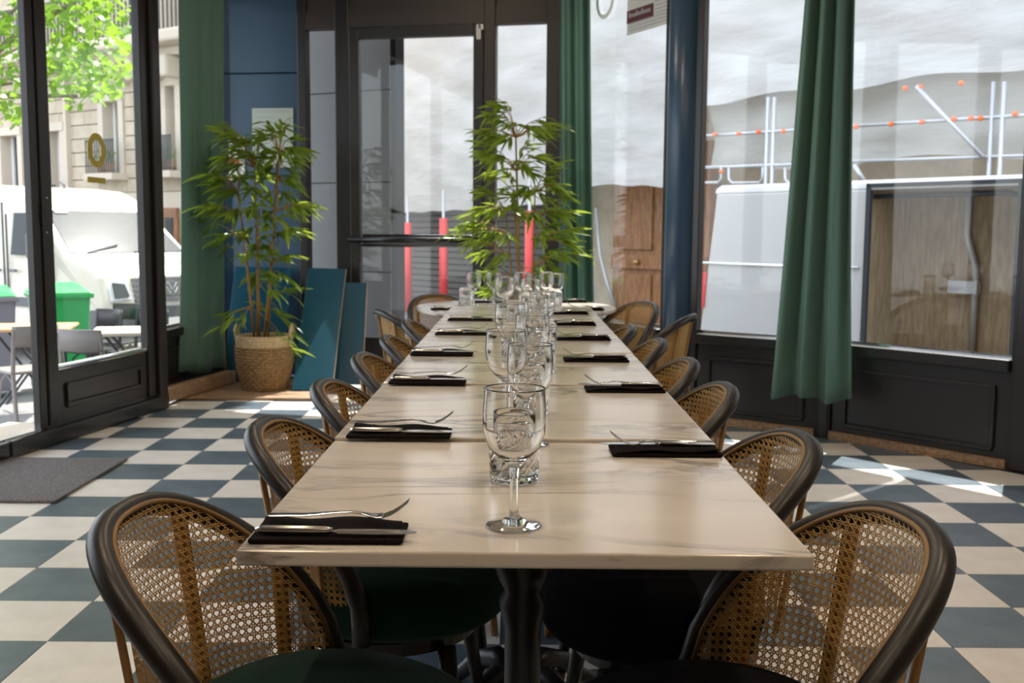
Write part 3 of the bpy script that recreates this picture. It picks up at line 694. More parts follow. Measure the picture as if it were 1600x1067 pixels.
def put_setting(px, py, flip, zt=None, rot=0.0, where=''):
    z = zt if zt else 0.752; q = on_z(px, py, z)
    if zt is None: z = max(table_z(q.y + 0.005), table_z(q.y + 0.1)); q = on_z(px, py, z)
    first = nset[0] == 0; nset[0] += 1
    o, f_, k = (nap0, fork0, knife0) if first else (copy_tree(nap0), copy_tree(fork0), copy_tree(knife0))
    rz = (math.pi if flip else 0.0) + rot; org = V(q.x, q.y + (0.088 if flip else 0.0), z + 0.0006); M = Matrix.Rotation(rz, 4, 'Z')
    for it, loc in ((o, (0, 0, 0)), (f_, (0.012, 0.066, 0.0165)), (k, (0.006, 0.022, 0.0078))):
        it.location = org + M @ V(*loc); it.rotation_euler = (0, 0, rz + (R(rnd.uniform(-2, 2)) if it is not o else 0))
    for it, l_ in ((o, 'folded black napkin '), (f_, 'steel fork with upturned tines '), (k, 'steel table knife ')): it['label'] = l_ + where
    for it, g_ in ((o, 'black napkins of the place settings'), (f_, 'forks of the place settings'), (k, 'knives of the place settings')): it['group'] = g_
for i, (x, y) in enumerate(((386, 851), (540, 686), (606, 601), (640, 556), (679, 524), (699, 501.5))): put_setting(x, y, False, where='of the %s place setting along the entrance side' % ORD[i])
for i, (x, y) in enumerate(((1130, 716), (1041, 615), (984, 567), (955, 533), (932, 509.4), (920, 492))): put_setting(x, y, True, where='of the %s place setting along the window side' % ORD[i])
put_setting(673, 485, False, ROUND_Z, R(6), where='beside the tumbler on the round table, plant basket side'); put_setting(735, 472.5, False, ROUND_Z, R(-20), where='on the round table in front of the glazed door'); put_setting(947, 486, True, ROUND_Z, R(-10), where='on the round table beside the pillar-side chair'); put_setting(914, 473, True, ROUND_Z, R(12), where='on the round table, curtain side')

# ---- glasses
def make_wine():
    prof = [(0.0, 0.0), (0.034, 0.0), (0.0365, 0.0015), (0.035, 0.003), (0.016, 0.0075), (0.0075, 0.014), (0.0058, 0.022), (0.0050, 0.040), (0.0052, 0.062), (0.0068, 0.078), (0.012, 0.086), (0.024, 0.095), (0.034, 0.107), (0.0395, 0.124), (0.0412, 0.142), (0.0408, 0.160), (0.0392, 0.182), (0.0398, 0.1845),
            (0.0382, 0.1848), (0.0376, 0.182), (0.0392, 0.160), (0.0396, 0.142), (0.038, 0.125), (0.0325, 0.109), (0.023, 0.098), (0.011, 0.0905), (0.0, 0.089)]
    prof = [(r_ * 1.09, z_ * 1.07) for r_, z_ in prof]
    o = MB().lathe(prof, 40).build('wine_glass', 'crystal', None, smooth=True); return tag(o, 'clear stemmed wine glass standing on the marble tables', 'wine glass', 'wine glasses along the tables')
def make_tumbler():
    rows = 9; prof = [(0.0, 0.0), (0.036, 0.0), (0.0395, 0.003)]
    for i in range(rows): prof.append((0.0405 + 0.0004 * i, 0.008 + 0.0078 * i))
    prof += [(0.0435, 0.075), (0.0438, 0.10), (0.044, 0.116), (0.0433, 0.1175), (0.042, 0.116), (0.0415, 0.095), (0.0395, 0.05), (0.037, 0.018), (0.033, 0.0125), (0.0, 0.012)]
    def rm(i, j, r): return r - 0.0026 * ((i + j) & 1) if 3 <= i < 3 + rows else r
    o = MB().lathe(prof, 28, rmod=rm).build('cut_tumbler', 'crystal', None)
    sm = [not (0.004 < sum(o.data.vertices[v].co.z for v in p.vertices) / len(p.vertices) < 0.074 and (sum((o.data.vertices[v].co.xy).length for v in p.vertices) / len(p.vertices)) > 0.0365 and p.normal.xy.dot(p.center.xy) > 0) for p in o.data.polygons]
    o.data.polygons.foreach_set('use_smooth', sm); return tag(o, 'clear tumbler with diamond cuts standing on the marble tables', 'tumbler', 'cut tumblers along the tables')
wine0, tumb0 = make_wine(), make_tumbler(); ng = {}
def put_glass(px, y, o0, zt=None):
    x = at_y(px, 500, y).x; z = zt if zt else table_z(y, x)
    c = o0 if o0.name not in ng else copy_tree(o0); ng[o0.name] = 1
    ti = min(5, int((y - TABY) / TPITCH)); wh = 'on the round table' if zt else 'on the %s marble table from the free end' % ORD[ti]
    c['label'] = ('clear stemmed wine glass ' if o0 is wine0 else 'clear diamond-cut tumbler ') + wh
    c.location = (x, y, z + 0.0004); c.rotation_euler = (0, 0, rnd.uniform(0, 6.28))
for px, y in ((805, 1.43), (829, 2.00), (791, 2.22), (832, 2.66), (797, 3.02), (835, 3.31), (847, 3.62), (829, 4.62), (788, 4.78), (816, 5.30)): put_glass(px, y, wine0)
for px, y in ((740, 6.05), (771, 6.18), (853, 6.15), (868, 5.95)): put_glass(px, y, wine0, ROUND_Z)
for px, y in ((805, 1.70), (830, 2.30), (801, 3.24), (850, 3.42), (846, 2.98), (803, 4.30), (845, 4.95)): put_glass(px, y, tumb0)
for px, y in ((728, 5.88), (866, 5.78), (822, 5.9)): put_glass(px, y, tumb0, ROUND_Z)

# ---- curtains
def curtain(label, tl, tr, bl, br, z0, z1, folds, amp, seed, out):
    """plan points of the left/right edge at the top and at the hem; out: plan direction of the folds"""
    rr = random.Random(seed); ph = [rr.uniform(0, 6.28) for _ in range(4)]; out = V(*out, 0).normalized()
    def fn(u, v_):
        # v_: 0 top, 1 hem
        e = v_ ** 1.4; L_ = V(*lerp(tl, bl, e), 0); R_ = V(*lerp(tr, br, e), 0)
        uu = u + 0.035 * math.sin(u * 6.28 * 1.5 + ph[0]) + 0.012 * math.sin(v_ * 5 + ph[1] + u * 4)
        p = L_ + (R_ - L_) * uu
        a_ = amp * (0.75 + 0.35 * v_)
        d = a_ * math.sin(uu * folds * 6.283 + ph[2] + 0.5 * math.sin(v_ * 2.5)) + 0.35 * a_ * math.sin(uu * folds * 12.9 + ph[3] + 1.3 * v_)
        p = p + out * d
        return (p.x, p.y, z1 + (z0 - z1) * v_ - 0.015 * math.sin(u * 9 + ph[0]) * v_)
    o = MB().grid(fn, 110, 40).build('curtain', 'curtain', None, smooth=True); md = o.modifiers.new('thick', 'SOLIDIFY'); md.thickness = 0.004; md.offset = 0
    return tag(o, label, 'curtain')
def pl(px, py, y): q = at_y(px, py, y); return (q.x, q.y)
zc = at_y(1270, 622, 5.66).z
curtain('long green curtain hanging between the two window bays over the black panels', pl(1267, 0, 5.72), pl(1333, 0, 5.60), pl(1200, 620, 5.74), pl(1334, 620, 5.55), zc, CEIL - 0.05, 3.2, 0.05, 3, (0.6, 0.75))
zc = at_y(315, 583, 7.45).z
curtain('long green curtain hanging in the corner beside the entrance window', pl(291, 0, 7.42), pl(345, 0, 7.75), pl(289, 583, 7.42), pl(342, 583, 7.72), zc, CEIL - 0.05, 2.6, 0.035, 5, (1, 0.3))
zc = 0.22
curtain('long green curtain hanging behind the tall bamboo next to the narrow window', pl(872, 0, 7.62), pl(921, 0, 7.36), pl(880, 480, 7.60), pl(934, 480, 7.30), zc, CEIL - 0.05, 2.4, 0.045, 9, (0.3, 1))

# ---- leaning boards, stick, notices
def leaning(name, label, cat, px0, px1, yb, ytop_px, ytop, m, th=0.018, edge=True):
    b0, b1 = on_z(px0, yb, 0.02), on_z(px1, yb, 0.02); mid = (b0 + b1) / 2
    tp = at_y((px0 + px1) / 2, ytop_px, ytop)
    e = (b1 - b0).normalized(); wd = (b1 - b0).length; up = V(mid.x, tp.y, tp.z) - mid; hh = up.length; up.normalize(); n_ = e.cross(up).normalized(); e = up.cross(n_).normalized()
    root = thing(name, label, cat, tuple(mid)); M = Matrix((e.to_4d(), up.to_4d(), n_.to_4d(), V(0, 0, 0, 1))).transposed(); M[3][3] = 1
    for i in range(3): M[3][i] = 0.0; M[i][3] = 0.0
    b_ = MB().box((0, hh / 2, 0), (wd, hh, th), M=M); b_.build('board', m, root, bevel=0.002)
    if edge: MB().box((wd / 2 + 0.0015, hh / 2, 0), (0.003, hh, th), M=M).build('raw_edge', 'board_edge', root)
    return root
leaning('blue_board', 'tall blue board with a raw wooden edge leaning beside the plant basket', 'board', 456, 519, 611, 420, 8.02, 'blue_board')
leaning('blue_board', 'shorter blue board leaning against the black door frame', 'board', 521, 566, 601, 442, 7.96, 'blue_board')
leaning('blue_board', 'blue board standing behind the bamboo in the woven basket', 'board', 347, 440, 597, 418, 8.2, 'blue_board', edge=False)
st0, st1 = on_z(352, 594, 0.03), at_y(343, 380, 7.95)
tag(MB().tube([st0, st1], 0.013, 8).build('wooden_stick', 'board_edge', smooth=True), 'thin wooden stick leaning in the corner beside the green curtain', 'stick')
def sheet(name, label, cat, px0, px1, py0, py1, A_, B_, m, off=-0.03, group=None):
    a_, b2_ = on_wall(px0, py0, A_, B_), on_wall(px1, py0, A_, B_); z1 = a_.z; z0 = on_wall(px0, py1, A_, B_).z
    root = thing(name, label, cat, group=group)
    MB().span((a_.x, a_.y), (b2_.x, b2_.y), z0, z1, 0.004, off).build('sheet', m, root)
    return root, (a_.x, a_.y), (b2_.x, b2_.y), z0, z1
r1, a_, b2_, z0, z1 = sheet('framed_notice', 'pale green framed notice hung on the blue wall above the bamboo', 'notice', 396, 460, 170, 262, BW[1], D0, 'paper_green')
for k in range(6):
    MB().span(lerp(a_, b2_, 0.1), lerp(a_, b2_, 0.9 if k == 0 else rnd.uniform(0.5, 0.85)), z1 - 0.03 - 0.045 * k, z1 - 0.022 - 0.045 * k, 0.002, -0.0335).build('print_line', 'grey_print', r1)
r1, a_, b2_, z0, z1 = sheet('paper_notice', 'white paper notice with red print behind the bamboo leaves', 'notice', 341, 384, 213, 282, BW[1], D0, 'paper', off=-0.03)
MB().span(lerp(a_, b2_, 0.3), lerp(a_, b2_, 0.8), z0 + 0.10, z0 + 0.17, 0.002, -0.0335).build('red_block', 'red_print', r1)
# printed notice and ring sticker on the narrow window by the pillar
r1, a_, b2_, z0, z1 = sheet('window_notice', 'white printed notice with a burgundy banner stuck on the narrow window', 'notice', 978, 1046, -40, 55, P_D1, P_C1, 'sticker_white', off=0.018)
zb1, zb0 = on_wall(985, 15, P_D1, P_C1).z, on_wall(985, 35, P_D1, P_C1).z
MB().span(lerp(a_, b2_, 0.0), lerp(a_, b2_, 0.62), zb0, zb1, 0.002, 0.0145).build('banner', 'burgundy', r1)
for k in range(12):
    MB().span(lerp(a_, b2_, 0.05 + 0.043 * k), lerp(a_, b2_, 0.05 + 0.043 * k + 0.03), zb0 + 0.035, zb0 + 0.035 + (0.035 if k in (0, 4, 7) else 0.022), 0.001, 0.013).build('print_mark', 'grey_print', r1)
for k in range(3): MB().span(lerp(a_, b2_, 0.06), lerp(a_, b2_, 0.94), z0 + 0.022 + 0.022 * k, z0 + 0.028 + 0.022 * k, 0.001, 0.0145).build('print_line', 'grey_print', r1)
for k in range(4): MB().span(lerp(a_, b2_, 0.66), lerp(a_, b2_, 0.95), zb0 + 0.01 + 0.025 * k, zb0 + 0.016 + 0.025 * k, 0.001, 0.0145).build('print_line', 'grey_print', r1)
eC = (V(*P_C1, 0) - V(*P_D1, 0)).normalized(); nC = V(eC.y, -eC.x, 0)
rc = on_wall(946, -2, P_D1, P_C1); on_plane(rc, eC, V(0, 0, 1), 0.085, 0.105, 0.115, 0.135, nC).build('ring_sticker', 'sticker_white'); tag(bpy.data.objects['ring_sticker'], 'white ring sticker on the narrow window above the curtain edge', 'sticker')
# door mat
q = [on_z(-60, 800, 0.0), on_z(86, 787, 0), on_z(222, 719, 0), on_z(60, 716, 0)]
qa = on_z(86, 787, 0); mt = MB().box((qa.x - 0.36, qa.y + 0.42, 0.0075), (0.72, 0.84, 0.013)); tag(mt.build('doormat', 'doormat', bevel=0.004), 'grey fibre doormat on the tiles in front of the entrance', 'doormat')

# ---- bamboo plants
def leaf_mesh(name, L_, W_, droop, fold):
    st = [0, 0.08, 0.25, 0.5, 0.75, 0.92, 1.0]; wd = [0.08, 0.45, 0.92, 1.0, 0.66, 0.25, 0.0]; b_ = MB(); vs = []; fs = []
    for t_, w_ in zip(st, wd):
        x = L_ * t_; z = -droop * t_ * t_; hw = W_ / 2 * w_
        vs += [(x, -hw, z + fold * hw), (x, 0, z), (x, hw, z + fold * hw)]
    for i in range(len(st) - 1):
        a_ = 3 * i; fs += [(a_, a_ + 1, a_ + 4, a_ + 3), (a_ + 1, a_ + 2, a_ + 5, a_ + 4)]
    me = bpy.data.meshes.new(name); me.from_pydata(vs, [], fs); me.update(); me.materials.append(MATS['bamboo_leaf']); me.polygons.foreach_set('use_smooth', [True] * len(me.polygons)); return me, vs, fs
LEAVES = [leaf_mesh('leaf', 0.15, 0.025, 0.03, 0.35), leaf_mesh('leaf', 0.18, 0.027, 0.055, 0.3), leaf_mesh('leaf', 0.12, 0.022, 0.01, 0.4)]
def bamboo(label, base, culms, tips, seed, basket):
    rr = random.Random(seed); root = thing('bamboo_plant', label, 'plant', tuple(base))
    for pts, r_ in culms:
        b_ = MB(); b_.tube(pts, [r_] + [r_ * 0.9] * (len(pts) - 2) + [r_ * 0.5], 8)
        for i in range(1, 8):
            t_ = i / 8 * (len(pts) - 1); k = min(int(t_), len(pts) - 2); p = V(*pts[k]).lerp(V(*pts[k + 1]), t_ - k); b_.lathe([(r_ * 0.9, -0.004), (r_ * 1.25, 0.0), (r_ * 0.9, 0.004)], 8, p)
        b_.build('culm', 'culm', root, smooth=True)
    tw = MB(); allm = []
    for (o_, tip) in tips:
        o_ = V(*o_); tip = V(*tip); mid = (o_ + tip) / 2 + V(0, 0, 0.03); tw.tube([o_, mid, tip], [0.004, 0.003, 0.0018], 5)
        d = (tip - mid).normalized(); n = rr.randint(7, 9)
        for k in range(n):
            s_ = k / n; p = mid.lerp(tip, 0.15 + 0.9 * s_) if s_ < 0.7 else tip
            az = rr.uniform(-1.25, 1.25); el = rr.uniform(-0.55, 0.55) - 0.12
            h_ = V(d.x, d.y, 0); h_ = h_.normalized() if h_.length > 0.05 else V(rr.uniform(-1, 1), rr.uniform(-1, 1), 0).normalized()
            if s_ > 0.8: az *= 0.35; el *= 0.6
            dr = Matrix.Rotation(az, 3, 'Z') @ h_; dr = (dr * math.cos(el) + V(0, 0, math.sin(el)) + d * 0.35).normalized()
            q = dr.to_track_quat('X', 'Z').to_matrix().to_4x4(); sc = rr.uniform(0.75, 1.15)
            allm.append((rr.randrange(3), Matrix.Translation(p) @ q @ Matrix.Rotation(rr.uniform(-0.9, 0.9), 4, 'X') @ Matrix.Scale(sc, 4)))
    tw.build('twig', 'culm', root)['kind'] = 'stuff'
    rr.shuffle(allm); mass = MB()
    for i, (k, M) in enumerate(allm):
        if i < 290:
            o = link('leaf', LEAVES[k][0], root); o.matrix_local = M
        else: mass.add([M @ V(*p) for p in LEAVES[k][1]], LEAVES[k][2])
    if mass.v:
        me = bpy.data.meshes.new('foliage'); me.from_pydata(mass.v, [], mass.f); me.update(); me.materials.append(MATS['bamboo_leaf']); o = link('foliage', me, root); o['kind'] = 'stuff'
    return root
def basket(label, base):
    root = thing('woven_basket', label, 'basket', tuple(base)); n = 15; prof = [(0.0, 0.0), (0.155, 0.0)]
    for i in range(n):
        t_ = i / (n - 1); r_ = 0.158 + 0.042 * math.sin(min(1.0, t_ * 1.25) * 1.45); z = 0.008 + 0.30 * t_
        prof += [(r_ - 0.006, z - 0.010), (r_ + 0.005, z - 0.004), (r_ + 0.005, z + 0.004)]
    def rm(i, j, r): return r + (0.006 * math.sin(j * 2 * math.pi * 26 / 104 + ((i - 2) // 3 % 2) * math.pi) if i >= 2 else 0)
    MB().lathe(prof, 104, rmod=rm).build('woven_body', 'jute', root, smooth=True)
    prof = [(0.196, 0.305), (0.202, 0.315), (0.2, 0.33), (0.204, 0.345), (0.2, 0.36), (0.204, 0.375), (0.198, 0.39), (0.188, 0.392), (0.184, 0.38), (0.184, 0.31), (0.196, 0.305)]
    MB().lathe(prof, 80).build('rim_band', 'jute_pale', root, smooth=True)
    MB().lathe([(0.0, 0.335), (0.186, 0.335), (0.186, 0.32), (0.0, 0.32)], 32).build('soil', 'soil', root)
    for s_ in (-1, 1):
        MB().tube([(0.19 * s_, 0.05, 0.36), (0.2 * s_, 0.045, 0.43), (0.2 * s_, 0.0, 0.46), (0.2 * s_, -0.045, 0.43), (0.19 * s_, -0.05, 0.36)], 0.011, 8).build('handle', 'jute_pale', root, smooth=True)
    return root
# basket bamboo
bq = on_z(406, 612, 0.022) + V(0, 0.16, 0); bq.z = 0.0215
basket('round woven seagrass basket holding the artificial bamboo', bq)
rr = random.Random(21); culms = []; tips = []
def W2L(px, py, y, base): return tuple(at_y(px, py, y) - base)
for (x0, x1, y1, r_) in ((398, 372, 300, 0.010), (406, 398, 262, 0.009), (412, 436, 240, 0.010), (418, 432, 262, 0.008), (402, 405, 330, 0.008)):
    A_ = V(*W2L(x0, 524, bq.y, bq)); B_ = V(*W2L(x1, y1, bq.y + rr.uniform(-0.06, 0.06), bq)); A_.z = 0.33
    culms.append(([tuple(A_), tuple(A_.lerp(B_, 0.5) + V(rr.uniform(-0.015, 0.015), 0, 0)), tuple(B_)], r_))
def tips_from(culms, targets, base, rr, jit):
    out = []
    for (px, py) in targets:
        T_ = V(*W2L(px, py, base.y + rr.uniform(-jit, jit), base))
        best = None
        for pts, _ in culms:
            for t_ in (0.25, 0.4, 0.55, 0.7, 0.85, 1.0):
                k = t_ * (len(pts) - 1); i = min(int(k), len(pts) - 2); p = V(*pts[i]).lerp(V(*pts[i + 1]), k - i)
                d = (T_ - p).length + (0.25 if p.z > T_.z + 0.03 else 0)
                if best is None or d < best[0]: best = (d, p)
        out.append((tuple(best[1]), tuple(T_)))
    return out
tg = [(350, 200), (362, 205), (385, 215), (405, 220), (425, 205), (440, 195), (455, 215), (462, 235), (372, 235), (395, 240), (418, 245), (440, 240), (455, 255), (345, 250), (330, 268), (360, 262), (385, 268), (410, 270), (435, 275), (452, 285), (340, 290), (365, 300), (392, 300), (420, 305), (445, 305),
      (325, 325), (345, 335), (312, 345), (370, 335), (398, 335), (425, 335), (465, 330), (482, 325), (348, 370), (378, 365), (405, 372), (432, 365), (455, 360), (395, 400), (420, 395), (445, 400), (410, 430), (440, 430), (392, 440), (425, 455), (450, 455), (400, 475), (360, 490), (345, 510), (435, 490), (380, 505), (455, 520), (462, 570), (455, 545)]
tg = tg + [(x + rr.uniform(-14, 14), y + rr.uniform(-14, 14)) for (x, y) in tg[:44] for _ in range(2) if rr.random() < 0.8]
bamboo('leafy artificial bamboo with honey stems growing from the woven basket', bq, culms, tips_from(culms, tg, bq, rr, 0.16), 4, True)
# tall bamboo behind the round table
bq2 = V(at_y(812, 470, 7.15).x, 7.15, 0.0)
pt = thing('plant_pot', 'black round pot of the tall bamboo behind the round table', 'pot', tuple(bq2)); MB().lathe([(0.0, 0.0), (0.13, 0.0), (0.165, 0.30), (0.172, 0.31), (0.172, 0.33), (0.155, 0.33), (0.15, 0.29), (0.0, 0.29)], 36).build('shell', 'plant_pot', pt, smooth=False)
MB().lathe([(0.0, 0.291), (0.149, 0.291), (0.149, 0.30), (0.0, 0.30)], 24).build('soil', 'soil', pt)
culms = []
for (x0, x1, y1, r_) in ((812, 803, 300, 0.011), (818, 806, 215, 0.011), (824, 836, 300, 0.008), (806, 790, 330, 0.009)):
    A_ = V(*W2L(x0, 520, bq2.y, bq2)); B_ = V(*W2L(x1, y1, bq2.y + rr.uniform(-0.06, 0.06), bq2)); A_.z = 0.295
    culms.append(([tuple(A_), tuple(A_.lerp(B_, 0.5) + V(rr.uniform(-0.015, 0.015), 0, 0)), tuple(B_)], r_))
tg = [(775, 165), (792, 160), (765, 178), (750, 205), (785, 190), (808, 195), (830, 200), (855, 195), (845, 215), (770, 215), (795, 220), (820, 225), (760, 240), (785, 245), (808, 250), (835, 245), (858, 250), (772, 270), (798, 275), (825, 270), (850, 280), (762, 295), (790, 300), (815, 300), (842, 305), (868, 295), (880, 310),
      (750, 325), (775, 325), (735, 345), (722, 358), (800, 330), (828, 335), (855, 335), (885, 340), (900, 360), (745, 375), (770, 365), (795, 370), (850, 365), (880, 375), (895, 385), (755, 400), (785, 400), (765, 430), (845, 400), (870, 400), (790, 445), (765, 455), (840, 430), (860, 425), (780, 475), (830, 470)]
tg = tg + [(x + rr.uniform(-12, 12), y + rr.uniform(-12, 12)) for (x, y) in tg for _ in range(2) if rr.random() < 0.6]
bamboo('tall leafy artificial bamboo standing behind the round table', bq2, culms, tips_from(culms, tg, bq2, rr, 0.15), 8, False)

# ================================================================== THE STREET
g = MB(); g.grid(lambda u, v_: (-45 + 80 * u, -5 + 60 * v_, gz(-45 + 80 * u)), 8, 4)
# the ground leaves out the room's own footprint by lying well below its floor
struct('ground', g, 'asphalt')['label'] = 'grey street surface outside the windows'
# paving stones outside the open doorway
pv = thing('pavement', 'small pale paving stones outside the open entrance', None, kind='structure')
cm = MB().box((0, 0, 0), (0.112, 0.082, 0.05)).mesh('paving_stone', 'cobble')
for i in range(18):
    for j in range(15):
        x, y = -5.6 + j * 0.118 + (0.059 if i & 1 else 0), 6.75 + i * 0.088
        o = link('paving_stone', cm, pv, bevel=0.006, seg=1); o.location = (x, y, gz(x) + 0.012 + rnd.uniform(-0.004, 0.004)); o.rotation_euler = (0, 0, rnd.uniform(-0.03, 0.03))
struct('kerb', MB().span((-3.35, 1.7), (-2.62, 6.6), gz(-3) - 0.1, -0.1, 0.5, 0.42), 'stone_light')

E_ST = V(-0.84, 0.5426, 0).normalized()      # street direction on the entrance side
N_ST = V(-E_ST.y, E_ST.x, 0)                 # towards us
if N_ST.y > 0: N_ST = -N_ST
# ---- delivery van on the entrance side
vc = at_y(160, 480, 12.5); gvan = gz(vc.x)
F = -E_ST                                    # van's forward
S = -N_ST                                    # across the van, away from us
def vm(u, s_, z): return V(vc.x, vc.y, gvan) + F * u + S * s_ + V(0, 0, z)
van = thing('delivery_van', 'white high-roof delivery van parked across from the entrance', 'van')
prof = [(0.02, 0.30), (0.06, 0.62), (0.03, 0.80), (-0.05, 1.08), (-0.22, 1.20), (-0.72, 1.33), (-1.42, 1.92), (-1.62, 2.06), (-1.95, 2.19), (-2.5, 2.24), (-5.6, 2.24), (-5.72, 2.15), (-5.75, 0.35)]
W_ = 1.95
def inset(z): return 0.0 if z < 1.25 else 0.13 * ((z - 1.25) / 1.0) ** 1.3
vs = []; fs = []; n = len(prof)
for s_ in (0, 1):
    for (u, z) in prof: vs.append(vm(u, inset(z) if s_ == 0 else W_ - inset(z), z))
fs = [tuple(range(n)), tuple(range(2 * n - 1, n - 1, -1))] + [(i, n + i, n + (i + 1) % n, (i + 1) % n) for i in range(n)]
MB().add(vs, fs).build('body', 'van_white', van, bevel=0.07, seg=3)
def quad(pts, name, m, parent, th=0.012, bevel=0.0):
    p = [V(*q) for q in pts]; n_ = (p[1] - p[0]).cross(p[2] - p[0]).normalized()
    if n_.dot(CO - p[0]) < 0: n_ = -n_
    k = len(p); mb = MB().add([q + n_ * th for q in p] + [q - n_ * 0.02 for q in p], [tuple(range(k)), tuple(range(2 * k - 1, k - 1, -1))] + [(i, k + i, k + (i + 1) % k, (i + 1) % k) for i in range(k)])
    return mb.build(name, m, parent, bevel=bevel)
def fr(u0, z0, u1, z1, t): return (u0 + (u1 - u0) * t, z0 + (z1 - z0) * t)
wu0, wz0 = fr(-0.72, 1.33, -1.42, 1.92, 0.04); wu1, wz1 = fr(-0.72, 1.33, -1.42, 1.92, 0.96)
ws = quad([vm(wu0, 0.10, wz0), vm(wu0, W_ - 0.10, wz0), vm(wu1, W_ - 0.22, wz1), vm(wu1, 0.22, wz1)], 'windshield', 'van_glass', van)
quad([vm(-1.33, 0.30, 1.86), vm(-1.33, 0.48, 1.86), vm(-1.37, 0.48, 1.90), vm(-1.37, 0.30, 1.90)], 'sticker', 'paper', ws, th=0.016)
for s_ in (0.35, 1.05):
    MB().tube([vm(-0.74, s_, 1.365), vm(-0.83, s_ + 0.5, 1.46)], 0.012, 6).build('wiper', 'van_grey', ws)
quad([vm(-1.02, 0.018, 1.32), vm(-1.85, 0.018, 1.32), vm(-1.85, 0.085, 1.86), vm(-1.55, 0.085, 1.86)], 'side_window', 'van_glass', van, th=0.03)
quad([vm(-0.99, 0.0, 1.24), vm(-1.0, 0.0, 0.5), vm(-1.012, 0.0, 0.5), vm(-1.002, 0.0, 1.24)], 'door_seam', 'van_grey', van, th=0.004)
for u in (-1.95, -2.03, -3.25): quad([vm(u, 0.0, 1.85 if u > -2 else 2.0), vm(u, 0.0, 0.5), vm(u - 0.01, 0.0, 0.5), vm(u - 0.01, 0.0, 1.85 if u > -2 else 2.0)], 'door_seam', 'van_grey', van, th=0.004)
for u in (-1.80, -2.16): MB().box(vm(u, -0.02, 1.12), (0.16, 0.03, 0.035), rz=math.atan2(E_ST.y, E_ST.x)).build('door_handle', 'van_grey', van, bevel=0.008)
quad([vm(-0.95, 0.0, 0.66), vm(-5.7, 0.0, 0.66), vm(-5.7, 0.0, 0.78), vm(-0.95, 0.0, 0.78)], 'side_moulding', 'van_grey', van, th=0.02)
# bumper, grille, headlights, emblem
quad([vm(0.06, -0.02, 0.30), vm(0.08, W_ + 0.02, 0.30), vm(0.08, W_ + 0.02, 0.70), vm(0.08, -0.02, 0.70)], 'front_bumper', 'van_grey', van, th=0.05)
quad([vm(-0.75, -0.02, 0.34), vm(0.06, -0.02, 0.30), vm(0.06, -0.02, 0.70), vm(-0.75, -0.02, 0.62)], 'bumper_side', 'van_grey', van, th=0.03)
for s_ in (0.06, W_ - 0.38):
    hl = quad([vm(0.045, s_ + 0.02, 0.78), vm(0.045, s_ + 0.32, 0.80), vm(-0.04, s_ + 0.30, 1.05), vm(-0.10, s_ + 0.06, 1.12)], 'headlight', 'lamp_glass', van, th=0.02)
    quad([vm(0.05, s_ + 0.08, 0.82), vm(0.05, s_ + 0.28, 0.83), vm(-0.02, s_ + 0.26, 0.98), vm(-0.03, s_ + 0.10, 1.0)], 'reflector', 'van_glass', hl, th=0.03)
for k in range(5):
    z = 0.76 + 0.062 * k; gr = quad([vm(0.05 - 0.02 * k, 0.44, z), vm(0.05 - 0.02 * k, W_ - 0.44, z), vm(0.05 - 0.02 * k - 0.012, W_ - 0.44, z + 0.042), vm(0.05 - 0.02 * k - 0.012, 0.44, z + 0.042)], 'grille_slat', 'van_grey', van, th=0.02)
em = on_plane(vm(0.075, W_ / 2, 0.93), S, V(0, 0, 1), 0.085, 0.085, 0.105, 0.105, F); em.build('emblem_ring', 'chrome', van)
for pts in ([(-0.06, 0.06), (-0.02, -0.01), (0, 0.03), (0.02, -0.01), (0.06, 0.06)], [(-0.08, 0.0), (-0.035, -0.07), (0, -0.01), (0.035, -0.07), (0.08, 0.0)]):
    MB().tube([vm(0.085, W_ / 2 + a_, 0.93 + c_) for a_, c_ in pts], 0.008, 6).build('emblem_stroke', 'chrome', van)
quad([vm(0.11, 0.72, 0.44), vm(0.11, 1.24, 0.44), vm(0.11, 1.24, 0.55), vm(0.11, 0.72, 0.55)], 'number_plate', 'paper', van, th=0.04)
mr = MB().box(vm(-1.02, -0.20, 1.45), (0.10, 0.20, 0.32), rz=math.atan2(S.y, S.x) + math.pi / 2).build('mirror', 'van_grey', van, bevel=0.03)
for u in (-0.95, -4.6):
    for s_ in (0.03, W_ - 0.03):
        c = vm(u, s_, 0.34); b_ = MB().lathe([(0.0, -0.11), (0.2, -0.11), (0.33, -0.1), (0.345, -0.07), (0.345, 0.07), (0.33, 0.1), (0.2, 0.11), (0.0, 0.11)], 28)
        o = b_.build('wheel', 'rubber', van, smooth=False); o.matrix_world = Matrix.Translation(c) @ S.to_track_quat('Z', 'Y').to_matrix().to_4x4()
MB().tube([vm(-2.3, 1.1, 2.20), vm(-2.3, 1.1, 2.27), vm(-2.42, 1.1, 2.33)], 0.018, 6).build('roof_aerial', 'van_grey', van)

